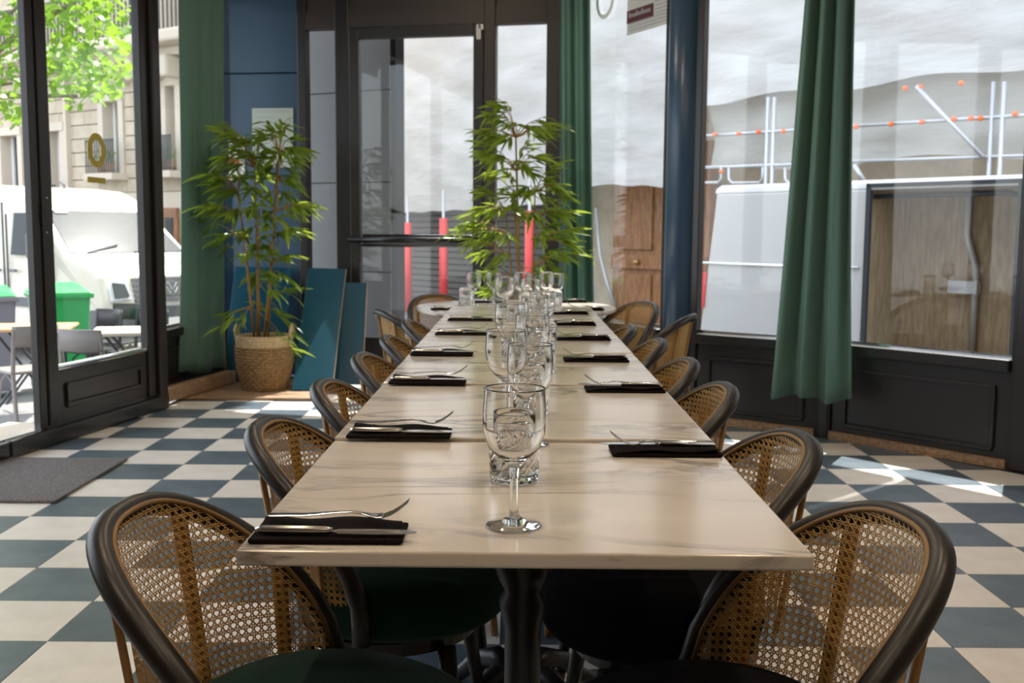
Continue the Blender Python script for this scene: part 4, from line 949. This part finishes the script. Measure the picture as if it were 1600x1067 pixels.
# ---- wheelie bins
def bin_(label, px, y, body, lid, rz, wide=0.52):
    q = at_y(px, 500, y); g0 = gz(q.x); root = thing('wheelie_bin', label, 'bin', (q.x, q.y, g0), rz); w2 = wide / 2
    vs = [(-w2 * .8, -.24, .08), (w2 * .8, -.24, .08), (w2 * .8, .24, .08), (-w2 * .8, .24, .08), (-w2, -.30, 1.0), (w2, -.30, 1.0), (w2, .30, 1.0), (-w2, .30, 1.0)]
    MB().add(vs, [(0,3,2,1),(4,5,6,7),(0,1,5,4),(1,2,6,5),(2,3,7,6),(3,0,4,7)]).build('body', body, root, bevel=0.02)
    MB().box((0, 0, 0.985), (wide + 0.06, 0.66, 0.05)).build('rim', body, root, bevel=0.012)
    MB().add([(-w2 - .02, -.33, 1.012), (w2 + .02, -.33, 1.012), (w2 + .02, .33, 1.012), (-w2 - .02, .33, 1.012), (-w2 * .8, -.25, 1.06), (w2 * .8, -.25, 1.06), (w2 * .8, .30, 1.10), (-w2 * .8, .30, 1.10)], [(0,3,2,1),(4,5,6,7),(0,1,5,4),(1,2,6,5),(2,3,7,6),(3,0,4,7)]).build('lid', lid, root, bevel=0.015)
    MB().tube([(-w2 * .7, .37, 1.0), (w2 * .7, .37, 1.0)], 0.016, 8).build('handle', body, root)
    for s_ in (-1, 1):
        o = MB().lathe([(0.0, -0.03), (0.1, -0.03), (0.1, 0.03), (0.0, 0.03)], 20).build('wheel', 'rubber', root); o.location = (s_ * w2 * .85, .27, .10); o.rotation_euler = (0, R(90), 0)
bin_('grey wheelie bin with a green lid beside the van', -22, 10.2, 'bin_grey', 'bin_green', 0.5)
bin_('green wheelie bin standing in front of the van', 93, 10.6, 'bin_green', 'bin_green', 0.55)

# ---- terrace tables and chairs outside
def bistro_table(label, px, y, rz, size=(0.75, 0.62), m='table_wood'):
    q = at_y(px, 500, y); root = thing('terrace_table', label, 'table', (q.x, q.y, gz(q.x) + 0.03), rz, 'terrace tables outside the entrance')
    MB().box((0, 0, 0.735), (size[0], size[1], 0.03)).build('tabletop', m, root, bevel=0.01)
    for s_ in (-1, 1):
        MB().tube([(-0.26, 0.22 * s_, 0.012), (0.24, 0.20 * s_, 0.715)], 0.012, 8).build('leg', 'chair_black', root); MB().tube([(0.26, 0.22 * s_, 0.012), (-0.24, 0.20 * s_, 0.715)], 0.012, 8).build('leg', 'chair_black', root)
    MB().tube([(0, -0.21, 0.365), (0, 0.21, 0.365)], 0.009, 8).build('cross_bar', 'chair_black', root)
def bistro_chair(label, px, y, rz, m):
    q = at_y(px, 500, y); root = thing('terrace_chair', label, 'chair', (q.x, q.y, gz(q.x) + 0.03), rz, 'terrace chairs outside the entrance')
    MB().box((0, 0, 0.45), (0.40, 0.40, 0.028)).build('seat', m, root, bevel=0.012)
    for sx in (-1, 1):
        MB().tube([(0.17 * sx, 0.17, 0.0), (0.165 * sx, 0.165, 0.44)], 0.016, 8).build('leg', m, root)
        MB().tube([(0.19 * sx, -0.25, 0.0), (0.175 * sx, -0.18, 0.45), (0.175 * sx, -0.22, 0.80)], [0.018, 0.019, 0.015], 8).build('leg', m, root)
        MB().tube([(0.16 * sx, 0.16, 0.15), (0.15 * sx, 0.09, 0.37), (0.15 * sx, 0.0, 0.425), (0.15 * sx, -0.10, 0.37), (0.17 * sx, -0.18, 0.15)], 0.010, 6).build('bent_brace', m, root)
    MB().grid(lambda u, v_: (-0.19 + 0.38 * u, -0.215 - 0.05 * math.sin(u * math.pi) - 0.01 * v_, 0.66 + 0.17 * v_), 12, 2).build('backrest', m, root, smooth=True).modifiers.new('thick', 'SOLIDIFY').thickness = 0.018
bistro_table('folding terrace table with a wooden top and crossed black legs', 45, 9.25, 0.25)
bistro_table('pale terrace table standing close behind the entrance door glass', 214, 8.7, 0.3, (0.7, 0.62), 'stone_light')
bistro_chair('grey wooden terrace chair facing the wooden terrace table', 36, 8.5, 0.85, 'chair_grey')
bistro_chair('grey terrace chair with its back against the door glass', 150, 8.05, -0.2, 'chair_grey')
bistro_chair('black terrace chair in front of the van bumper', 141, 9.9, 2.6, 'chair_black')
bistro_chair('black terrace chair in front of the van headlight', 182, 10.7, 2.9, 'chair_black')
bistro_chair('black terrace chair in front of the van grille', 214, 9.75, 2.8, 'chair_black')

# ---- stone apartment building across the street
f0 = at_y(246, 100, 19.0); FA = V(f0.x, f0.y, 0); FB = FA + E_ST
gf = gz(-9)
def fp(px, py): return on_wall(px, py, FA, FB)
def fu(px, py=200): return (fp(px, py) - FA).dot(E_ST)
bld = thing('apartment_building', 'pale stone apartment building with iron balconies across the street', 'building')
def fbox(u0, u1, z0, z1, d0, d1, name, m, parent=bld, **k):
    # d: distance in front of the facade plane (towards us)
    A_ = FA + E_ST * u0 + N_ST * ((d0 + d1) / 2); B_ = FA + E_ST * u1 + N_ST * ((d0 + d1) / 2)
    return MB().span((A_.x, A_.y), (B_.x, B_.y), z0, z1, abs(d1 - d0)).build(name, m, parent, **k)
zc0 = fp(270, 75).z
WINS = []
for (pa, pb, yt, yb) in ((276.5, 261.5, 134, 268), (187, 163, 158, 272), (95, 75, 205, 318), (28, 2, 212, 318), (-40, -75, 225, 325)):
    u0, u1 = fu(pa), fu(pb); pm = (pa + pb) / 2; WINS.append((u0, u1, fp(pm, yb).z, fp(pm, yt).z))
u_lo, u_hi = fu(330), fu(-140)
ground_top = fp(246, 300).z
# wall built of courses around the windows
holes = WINS
ch = 0.26; z = ground_top; row = 0
fbox(u_lo, u_hi, gf, 9.5, -0.6, -0.30, 'inner_wall', 'stone')
while z < zc0 - 0.05:
    z1_ = min(z + ch, zc0); u = u_lo - (0.35 if row & 1 else 0.0)
    while u < u_hi:
        ue = u + 0.78
        a_, b2_ = max(u, u_lo), min(ue, u_hi); segs = [(a_, b2_)]
        for (h0, h1, hz0, hz1) in holes:
            if z1_ > hz0 + 0.02 and z < hz1 - 0.02:
                ns = []
                for (p_, q_) in segs:
                    if q_ <= h0 - 0.14 or p_ >= h1 + 0.14: ns.append((p_, q_)); continue
                    if p_ < h0 - 0.14: ns.append((p_, h0 - 0.14))
                    if q_ > h1 + 0.14: ns.append((h1 + 0.14, q_))
                segs = ns
        for (p_, q_) in segs:
            if q_ - p_ > 0.04: fbox(p_ + 0.006, q_ - 0.006, z + 0.012, z1_ - 0.006, -0.3, 0.0, 'stone_block', 'stone')
        u = ue
    z = z1_; row += 1
for i, (h0, h1, hz0, hz1) in enumerate(holes):
    fr_ = fbox(h0 - 0.14, h0, hz0, hz1 + 0.0, -0.3, 0.04, 'window_surround', 'stone_light'); fbox(h1, h1 + 0.14, hz0, hz1, -0.3, 0.04, 'window_surround', 'stone_light'); fbox(h0 - 0.14, h1 + 0.14, hz1, hz1 + 0.16, -0.3, 0.06, 'window_surround', 'stone_light')
    wn = fbox(h0, h1, hz0, hz1, -0.28, -0.24, 'window', 'van_glass'); mid = (h0 + h1) / 2
    fbox(mid - 0.03, mid + 0.03, hz0, hz1, -0.24, -0.2, 'window_bar', 'white_paint', wn); fbox(h0, h0 + 0.06, hz0, hz1, -0.24, -0.2, 'window_bar', 'white_paint', wn); fbox(h1 - 0.06, h1, hz0, hz1, -0.24, -0.2, 'window_bar', 'white_paint', wn)
    fbox(h0 + 0.06, mid - 0.03, hz0 + 0.1, hz1 - 0.06, -0.235, -0.225, 'net_curtain', 'paper', wn)
    fbox(h0 - 0.2, h1 + 0.2, hz0 - 0.12, hz0, -0.05, 0.35, 'balcony_slab', 'stone_light')
    hb = 0.62 if i < 2 else 0.35
    rl = fbox(h0 - 0.18, h1 + 0.18, hz0 + hb - 0.03, hz0 + hb, 0.28, 0.31, 'railing', 'iron_railing')
    nb = 13
    for k in range(nb):
        uu = h0 - 0.17 + (h1 - h0 + 0.34) * k / (nb - 1); fbox(uu - 0.009, uu + 0.009, hz0, hz0 + hb, 0.285, 0.303, 'baluster', 'iron_railing', rl)
    if i < 2:
        for k in range(2):
            uu = h0 + (h1 - h0) * (0.25 + 0.5 * k); c = FA + E_ST * uu + N_ST * 0.16; po = MB().lathe([(0.0, 0), (0.07, 0), (0.10, 0.2), (0.0, 0.2)], 14, (c.x, c.y, hz0)).build('flower_pot', 'table_wood', bld)
            b_ = MB()
            for q_ in range(26):
                d = V(rnd.uniform(-.14, .14), rnd.uniform(-.1, .1), rnd.uniform(.18, .42)); M = Matrix.Translation(V(c.x, c.y, hz0) + d) @ Matrix.Rotation(rnd.uniform(0, 6.28), 4, 'Z') @ Matrix.Rotation(rnd.uniform(-1, 1), 4, 'Y'); b_.add([M @ V(*p) for p in ((0, -.02, 0), (.09, 0, .01), (0, .02, 0), (-.03, 0, 0))], [(0, 1, 2, 3)])
            b_.build('pot_foliage', 'tree_leaf', po)['kind'] = 'stuff'
# cornice, brackets, upper railing, attic
fbox(u_lo, u_hi, zc0, zc0 + 0.22, -0.3, 0.55, 'cornice', 'stone_light', bevel=0.05); fbox(u_lo, u_hi, zc0 - 0.16, zc0, -0.3, 0.2, 'cornice_bed', 'stone_light', bevel=0.03)
for px in (247, 258, 282, 228, 200, 150): u = fu(px); fbox(u - 0.1, u + 0.1, zc0 - 0.55, zc0 - 0.16, -0.1, 0.38, 'bracket', 'stone_light', bevel=0.06)
rl = fbox(u_lo, u_hi, zc0 + 0.98, zc0 + 1.03, 0.40, 0.44, 'upper_railing', 'iron_railing')
b_ = MB(); u = u_lo
while u < u_hi:
    A_ = FA + E_ST * u + N_ST * 0.42; b_.box((A_.x, A_.y, zc0 + 0.62), (0.025, 0.025, 0.76)); u += 0.11
b_.build('railing_bars', 'iron_railing', bld)['kind'] = 'stuff'
fbox(u_lo, u_hi, zc0 + 0.22, 9.5, -0.9, -0.6, 'attic_wall', 'stone')
# shopfront on the ground floor
fbox(u_lo, u_hi, gf, ground_top, -0.3, 0.02, 'plinth', 'stone_light'); us0, us1 = fu(279), fu(256)
fbox(us0, us1, gf, fp(266, 325).z, 0.03, 0.10, 'shopfront', 'oak_door'); fbox(us0 + 0.1, us1 - 0.1, gf + 1.2, fp(266, 340).z, 0.09, 0.12, 'shop_window', 'van_glass')
fbox(fu(110), fu(106), gf, zc0, 0.0, 0.1, 'downpipe', 'stone_light')

# ---- street tree
tr = thing('street_tree', 'leafy street tree with bright green foliage outside the entrance', 'tree')
tb = at_y(-150, 500, 10.5); tb.z = gz(tb.x)
def br(pts, r0, r1): k = len(pts); return MB().tube(pts, [r0 + (r1 - r0) * i / (k - 1) for i in range(k)], 9)
br([tb, tb + V(0.05, 0, 1.6), tb + V(0.2, 0, 2.9), tb + V(0.15, 0.1, 5.0)], 0.16, 0.08).build('trunk', 'bark', tr, smooth=True)
fork_ = tb + V(0.19, 0, 2.75)
for tgt in (at_y(38, 2, 10.3), at_y(190, -40, 10.6), at_y(120, 150, 9.7), at_y(60, 60, 11.2), at_y(20, 130, 10.8)):
    mid = fork_.lerp(tgt, 0.5) + V(0, 0, 0.12); br([fork_, mid, tgt], 0.05, 0.014).build('branch', 'bark', tr, smooth=True)
rr = random.Random(33); fo = MB()
maple = [(0, 0), (0.25, -0.1), (0.32, -0.36), (0.52, -0.2), (0.72, -0.3), (0.78, -0.12), (1.0, 0), (0.78, 0.12), (0.72, 0.3), (0.52, 0.2), (0.32, 0.36), (0.25, 0.1)]
def crown(px, py):
    if px < 60: lim = 195 - 20 * math.sin(px * 0.2)
    elif px < 110: lim = 152 + 10 * math.sin(px * 0.3)
    else: lim = 166 - 0.40 * (px - 110) + 8 * math.sin(px * 0.25)
    return py < lim
made = 0
while made < 5200:
    px = rr.uniform(-220, 212) - (20 * rr.random()); py = rr.uniform(-330, 192); y = rr.gauss(10.3, 0.75)
    if px > 195 and rr.random() < 0.6: continue
    if not crown(px, py): continue
    if (math.sin(px * 0.045 + y * 2.1) + math.sin(py * 0.06 - px * 0.02 + y) < -0.95): continue
    p = at_y(px, py, y); M = Matrix.Translation(p) @ Matrix.Rotation(rr.uniform(0, 6.28), 4, 'Z') @ Matrix.Rotation(rr.uniform(-0.3, 1.1), 4, 'Y') @ Matrix.Rotation(rr.uniform(-0.8, 0.8), 4, 'X') @ Matrix.Scale(rr.uniform(0.09, 0.15), 4)
    fo.add([M @ V(a_, c_, -0.15 * a_ * a_) for a_, c_ in maple], [tuple(range(12))]); made += 1
me = bpy.data.meshes.new('foliage'); me.from_pydata(fo.v, [], fo.f); me.update(); me.materials.append(MATS['tree_leaf']); o = link('foliage', me, tr); o['kind'] = 'stuff'

# ---- awning over the entrance side, and two unseen ones added to block sun
def awning(label, A_, B_, z, out, dz, m='awning'):
    A_ = V(*A_, 0); B_ = V(*B_, 0); e = (B_ - A_).normalized(); n_ = V(-e.y, e.x, 0); root = thing('awning', label, 'awning')
    vs = [A_ + n_ * 0.1 + V(0, 0, z), B_ + n_ * 0.1 + V(0, 0, z), B_ + n_ * out + V(0, 0, z - dz), A_ + n_ * out + V(0, 0, z - dz)]
    MB().add([v_ for v_ in vs] + [v_ + V(0, 0, 0.02) for v_ in vs], [(0, 1, 2, 3), (7, 6, 5, 4), (0, 4, 5, 1), (1, 5, 6, 2), (2, 6, 7, 3), (3, 7, 4, 0)]).build('cloth', m, root)
    MB().tube([vs[2], vs[3]], 0.03, 8).build('front_bar', 'wood_plain', root)
    q0_, q1_ = vs[3], vs[2]; MB().span((q0_.x, q0_.y), (q1_.x, q1_.y), q0_.z - 0.12, q0_.z, 0.006).build('valance', 'tarp', root)
awning('olive awning with a pale valance over the entrance side', lerp(P_LS, P_L0, 0.2), (-2.2, 8.9), 3.6, 1.3, 0.22)
awning('unseen olive awning added to block sun over the window bays on the van side', P_BA, (3.4, 3.9), 3.3, 1.25, 0.25)  # added out of view, trims the sunlight to a strip along the wall
awning('unseen olive awning added to block sun over the bay by the blue pillar', (0.75, 7.2), P_BA, 3.3, 1.2, 0.25)  # likewise added out of view to hold back the sun

# ---- scaffolded building wrapped in white sheeting
VA_ = V(2.0, 10.65, 0); VD = V(4.05 - 2.0, 8.2 - 10.65, 0).normalized(); VN = V(-VD.y, VD.x, 0)          # van line and the direction away from us
if VN.y < 0: VN = -VN
S0 = VA_ + VN * 3.4
def sp(px, py, d=0.0): return on_wall(px, py, S0 + VN * d, S0 + VN * d + VD)
def su(px, py=250, d=0.0): return (on_wall(px, py, S0 + VN * d, S0 + VN * d + VD) - S0).dot(VD)
def sz(px, py, d=0.0): return on_wall(px, py, S0 + VN * d, S0 + VN * d + VD).z
def spt(u, d, z): return S0 + VD * u + VN * d + V(0, 0, z)
facade = thing('scaffolded_building', 'stone building behind white scaffold sheeting', 'building')
A_, B_ = spt(-24, 1.3, 0), spt(14, 1.3, 0); MB().span((A_.x, A_.y), (B_.x, B_.y), -1.0, 7.5, 0.3, 0.15).build('facade_wall', 'stone', facade)
def tarp(label, u0, u1, zt, zbf, d, m, seed, amp=0.05, nu=120, nv=60):
    rr = random.Random(seed); ph = [rr.uniform(0, 6.28) for _ in range(12)]
    def fn(a_, c_):
        u = u0 + (u1 - u0) * a_; zb = zbf(u); z = zt + (zb - zt) * c_
        s_ = (c_ * (1 - c_)) ** 0.5 + 0.25
        w_ = math.sin(u * 1.7 + z * 2.6 + ph[0]) + 0.7 * math.sin(u * 3.1 - z * 4.2 + ph[1] + math.sin(u)) + 0.5 * math.sin(z * 9 + u * 2.2 + ph[2] + 2 * math.sin(u * 0.8 + ph[3])) + 0.35 * math.sin(u * 7.3 + z * 3 + ph[4])
        return spt(u, d + amp * w_ * s_, z)
    o = MB().grid(fn, nu, nv).build('tarpaulin', m, None, smooth=True); return tag(o, label, 'tarpaulin')
uk = su(1085)
HEM = sorted((su(px, py), sp(px, py).z) for px, py in ((430, 336), (560, 334), (640, 332), (740, 327), (853, 318), (890, 300), (935, 288), (1040, 292), (1090, 285)))
def zb_left(u): return float(np.interp(u, [h_[0] for h_ in HEM], [h_[1] for h_ in HEM])) + 0.012 * math.sin(u * 9)
tarp('white scaffold sheeting hanging low over the shutter and wooden door', su(430), uk, 7.6, zb_left, 0.0, 'tarp', 1)
zh = sp(1200, 152).z
tarp('white scaffold sheeting pulled up above the parked van', uk - 0.05, su(1900), 7.6, lambda u: zh + 0.04 * math.sin(u * 3), -0.1, 'tarp', 2, 0.06)
zl = sp(1160, 262).z
tarp('grey lower strip of scaffold sheeting tied behind the van roof', uk + 0.1, su(1900), zh + 0.2, lambda u: zl + 0.06 * math.sin(u * 2.1 + 1), 0.25, 'tarp_grey', 3, 0.07)
b_ = MB()
# scaffold tubes
sc_ = thing('scaffold', 'galvanised scaffold tubes in front of the sheeting', 'scaffold')
def stube(px0, py0, px1, py1, r_, d=-0.28, name='tube'):
    return MB().tube([sp(px0, py0, d), sp(px1, py1, d)], r_, 8).build(name, 'galvanised', sc_, smooth=True)
for px in (1199, 1209, 1549, 1566): 
    A_ = sp(px, 200, -0.28); MB().tube([V(A_.x, A_.y, gz(A_.x)), V(A_.x, A_.y, sp(px, 128, -0.28).z if px > 1300 else sp(px, 152, -0.28).z)], 0.026, 8).build('standard', 'galvanised', sc_, smooth=True)
stube(1090, 213, 1245, 203, 0.022, name='ledger'); stube(1330, 197, 1700, 174, 0.022, name='ledger'); stube(1088, 262, 1245, 257, 0.024, name='ledger'); stube(1330, 252, 1700, 240, 0.02, name='ledger')
stube(1432, 135, 1537, 246, 0.026, -0.33, 'brace'); stube(1335, 258, 1352, 285, 0.03, -0.33, 'brace')
for x0, x1 in ((1068, 1127), (1139, 1192), (1227, 1260)):
    y0_, y1_ = 262, 286; ps = [sp(a_, c_, -0.3) for a_, c_ in ((x0, y0_), (x0, y1_ - 6), (x0 + 5, y1_), (x1 - 5, y1_ - 1), (x1, y1_ - 7), (x1, y0_ - 1))]
    MB().tube(ps, 0.02, 8).build('guard_loop', 'galvanised', sc_, smooth=True)
for (x, y) in ((1117, 210), (1154, 209), (1185, 206), (1224, 205), (1338, 198), (1392, 194), (1440, 191), (1490, 186), (1517, 185), (1532, 185), (1414, 138), (1438, 136), (1502, 130), (1586, 178), (1127, 268)):
    c = sp(x, y, -0.32); t = MB().lathe([(0.0, -0.03), (0.024, -0.024), (0.034, 0.0), (0.024, 0.024), (0.0, 0.03)], 8, c); tag(t.build('sheeting_tie', 'orange_plastic'), 'small orange tie fastening the sheeting to a scaffold tube', 'tie', 'orange sheeting ties')
# red sleeves on the scaffold feet
for px, yt in ((637, 348), (693, 341), (827, 329)):
    A_ = sp(px, 400, -0.5); zt_ = sp(px, yt, -0.5).z; root = thing('red_sleeved_post', 'scaffold post wrapped in a red protective sleeve before the shutter', 'post', (A_.x, A_.y, gz(A_.x)), group='red-sleeved scaffold posts')
    MB().tube([(0, 0, 0), (0, 0, zt_ - gz(A_.x) + 0.5)], 0.026, 10).build('tube', 'galvanised', root, smooth=True); MB().tube([(0, 0, 0.05), (0, 0, zt_ - gz(A_.x))], 0.075, 16).build('sleeve', 'red_plastic', root, smooth=True)
# roller shutter
sh_ = thing('roller_shutter', 'closed dark grey roller shutter under the sheeting', 'shutter')
u0, u1 = su(560, 400, 1.05), su(905, 400, 1.05); A_, B_ = spt(u0, 1.05, 0), spt(u1, 1.05, 0); sl = MB().span((0, 0), ((B_ - A_).length, 0), 0.0, 0.115, 0.03).mesh('slat', 'shutter_grey')
ang = math.atan2((B_ - A_).y, (B_ - A_).x)
for k in range(26):
    o = link('slat', sl, sh_, bevel=0.012, seg=1); o.location = (A_.x, A_.y, -0.5 + 0.125 * k); o.rotation_euler = (0, 0, ang)
MB().span((A_.x, A_.y), (B_.x, B_.y), -0.6, 2.9, 0.04, 0.05).build('backing', 'rubber', sh_)
# wooden house door
dr = thing('house_door', 'brown panelled wooden house door with a brass knob across the street', 'door')
u0, u1 = su(958, 380, 1.0), su(1108, 380, 1.0)
def dbox(a_, c_, z0, z1, d0, d1, name, m, parent=dr, **k):
    A_, B_ = spt(a_, (d0 + d1) / 2, 0), spt(c_, (d0 + d1) / 2, 0); return MB().span((A_.x, A_.y), (B_.x, B_.y), z0, z1, abs(d1 - d0)).build(name, m, parent, **k)
dbox(u0, u1, -0.5, 2.6, 1.0, 1.12, 'leaf', 'oak_door'); wdr = u1 - u0
zm1, zm0 = sz(990, 398, 1.0), sz(990, 420, 1.0)
for a_, c_ in ((0.09, 0.44), (0.56, 0.91)):
    for z0, z1 in ((zm1 + 0.08, 2.5), (-0.35, zm0 - 0.08)):
        pnl = dbox(u0 + wdr * a_, u0 + wdr * c_, z0, z1, 0.95, 1.0, 'panel', 'oak_door', bevel=0.02)
dbox(u0 + 0.02, u1 - 0.02, zm0, zm1, 0.93, 1.0, 'middle_rail', 'oak_door', bevel=0.015)
c = S0 + VD * su(994, 411, 0.88) + VN * 0.88; MB().lathe([(0.0, -0.05), (0.04, -0.03), (0.055, 0.0), (0.04, 0.03), (0.0, 0.05)], 14, (c.x, c.y, (zm0 + zm1) / 2)).build('knob', 'brass', dr, smooth=True)
cb = MB().tube([spt(su(x_, y_, 0.9), 0.9, sz(x_, y_, 0.9)) for x_, y_ in ((931, 325), (938, 400), (948, 440), (960, 478))], 0.03, 8).build('hanging_cable', 'galvanised', smooth=True); tag(cb, 'grey cable hanging down the stone wall beside the wooden door', 'cable')

# ---- white van with its side door open
vb = thing('open_van', 'white van with its side door open on a plywood-lined load space', 'van')
def vu(px, py=400): return (on_wall(px, py, VA_, VA_ + VD) - VA_).dot(VD)
def vz(px, py): return on_wall(px, py, VA_, VA_ + VD).z
g0 = gz(3.0); zr_ = (vz(1165, 290) + vz(1600, 268)) / 2; uo0, uo1 = vu(1352), vu(1592); zo = vz(1470, 283)
def vbx(a_, c_, z0, z1, d0, d1, name, m, parent=vb, **k):
    A_, B_ = VA_ + VD * a_ + VN * ((d0 + d1) / 2), VA_ + VD * c_ + VN * ((d0 + d1) / 2); return MB().span((A_.x, A_.y), (B_.x, B_.y), z0, z1, abs(d1 - d0)).build(name, m, parent, **k)
def vpt(u, d, z): return VA_ + VD * u + VN * d + V(0, 0, z)
ul0, ul1 = vu(1096, 430), vu(1118, 300); uend = uo1 + 1.9
# rear quarter (slanted tail), pillar after the opening, roof, floor and far side
poly = [(ul0 - 0.02, g0 + 0.28), (uo0, g0 + 0.28), (uo0, zr_ - 0.09), (ul1 + 0.02, zr_ - 0.09)]
MB().add([vpt(u, 0, z) for u, z in poly] + [vpt(u, 0.06, z) for u, z in poly], [(0, 1, 2, 3), (7, 6, 5, 4), (0, 4, 5, 1), (1, 5, 6, 2), (2, 6, 7, 3), (3, 7, 4, 0)]).build('rear_side_panel', 'van_white_shaded', vb, bevel=0.012)
vbx(uo1, uend, g0 + 0.28, zr_ - 0.09, 0, 0.06, 'front_side_panel', 'van_white_shaded', bevel=0.012)
vbx(uo0, uo1, g0 + 0.28, g0 + 0.42, 0, 0.10, 'door_sill', 'van_white_shaded'); vbx(uo0, uo1, zo, zr_ - 0.09, 0.0, 0.06, 'door_header', 'van_white_shaded')
roofp = [(0.0, zr_ - 0.09), (0.03, zr_ - 0.035), (0.10, zr_), (1.75, zr_ + 0.02), (1.85, zr_ - 0.09)]
MB().add([vpt(ul1 - 0.02, d, z) for d, z in roofp] + [vpt(uend, d, z) for d, z in roofp], [(0, 1, 2, 3, 4), (9, 8, 7, 6, 5)] + [(i, 5 + i, 5 + (i + 1) % 5, (i + 1) % 5) for i in range(5)]).build('roof', 'van_white_shaded', vb, bevel=0.02)
vbx(ul0, uend, g0 + 0.28, zr_ - 0.09, 1.80, 1.86, 'far_side_panel', 'van_white_shaded')
tl = [vpt(ul0, 0.03, g0 + 0.3), vpt(ul0, 1.83, g0 + 0.3), vpt(ul1, 1.83, zr_ - 0.05), vpt(ul1, 0.03, zr_ - 0.05)]
MB().add(tl + [q + VD * 0.05 for q in tl], [(0, 1, 2, 3), (7, 6, 5, 4), (0, 4, 5, 1), (1, 5, 6, 2), (2, 6, 7, 3), (3, 7, 4, 0)]).build('tail_panel', 'van_white_shaded', vb)
vbx(uend - 0.05, uend, g0 + 0.28, zr_ - 0.09, 0.06, 1.8, 'front_bulkhead', 'van_white_shaded')
vbx(ul0 + 0.1, uend - 0.1, g0 + 0.38, g0 + 0.42, 0.1, 1.8, 'load_floor', 'plywood')
vbx(ul0 + 0.3, uo1 + 0.6, g0 + 0.42, zo + 0.02, 0.62, 0.66, 'plywood_lining', 'plywood')
vbx(uo1 + 0.02, uo1 + 0.06, g0 + 0.42, zo, 0.06, 0.66, 'side_lining', 'plywood'); vbx(uo0 - 0.06, uo0 - 0.02, g0 + 0.42, zo, 0.06, 0.66, 'side_lining', 'plywood')
um = vu(1462, 330); MB().tube([vpt(um - 0.01, 0.58, zo), vpt(um - 0.01, 0.58, zo - 0.45), vpt(um + 0.09, 0.58, zo - 0.75), vpt(um + 0.09, 0.58, g0 + 0.42)], 0.03, 8).build('inner_post', 'galvanised', vb, smooth=True)
vbx(um - 0.12, um + 0.14, vz(1470, 462), vz(1470, 442), 0.5, 0.58, 'post_bracket', 'galvanised')
# door seals
vbx(uo0 - 0.012, uo1 + 0.012, zo - 0.035, zo, -0.012, 0.03, 'door_seal', 'rubber'); vbx(uo0 - 0.012, uo0 + 0.03, g0 + 0.40, zo, -0.012, 0.03, 'door_seal', 'rubber'); vbx(uo1 - 0.03, uo1 + 0.012, g0 + 0.40, zo, -0.012, 0.03, 'door_seal', 'rubber')
sl_ = [vpt(uo0, 0.12, zo - 0.11), vpt(uo1 - 0.16, 0.12, zo - 0.105), vpt(uo1 - 0.06, 0.12, zo - 0.13), vpt(uo1 - 0.03, 0.12, zo - 0.22), vpt(uo1 - 0.03, 0.12, g0 + 0.45)]; MB().tube(sl_, 0.022, 8).build('inner_seal', 'rubber', vb, smooth=True)
zrub = vz(1150, 412); vbx(ul0 + 0.02, uo0 - 0.05, zrub - 0.012, zrub + 0.012, -0.02, 0.0, 'rub_strip', 'chrome', bevel=0.006)
quad([vpt(ul0 + 0.0, -0.005, vz(1100, 480)), vpt(ul0 + 0.05, -0.005, vz(1100, 480)), vpt(ul0 + 0.07, -0.005, vz(1100, 425)), vpt(ul0 + 0.02, -0.005, vz(1100, 425))], 'tail_lamp', 'red_plastic', vb)
for u in (ul0 + 0.75, uend - 0.5):
    for d in (0.17, 1.69):
        o = MB().lathe([(0.0, -0.1), (0.2, -0.1), (0.31, -0.09), (0.32, -0.06), (0.32, 0.06), (0.31, 0.09), (0.2, 0.1), (0.0, 0.1)], 26).build('wheel', 'rubber', vb); o.matrix_world = Matrix.Translation(vpt(u, d, g0 + 0.31)) @ VN.to_track_quat('Z', 'Y').to_matrix().to_4x4()
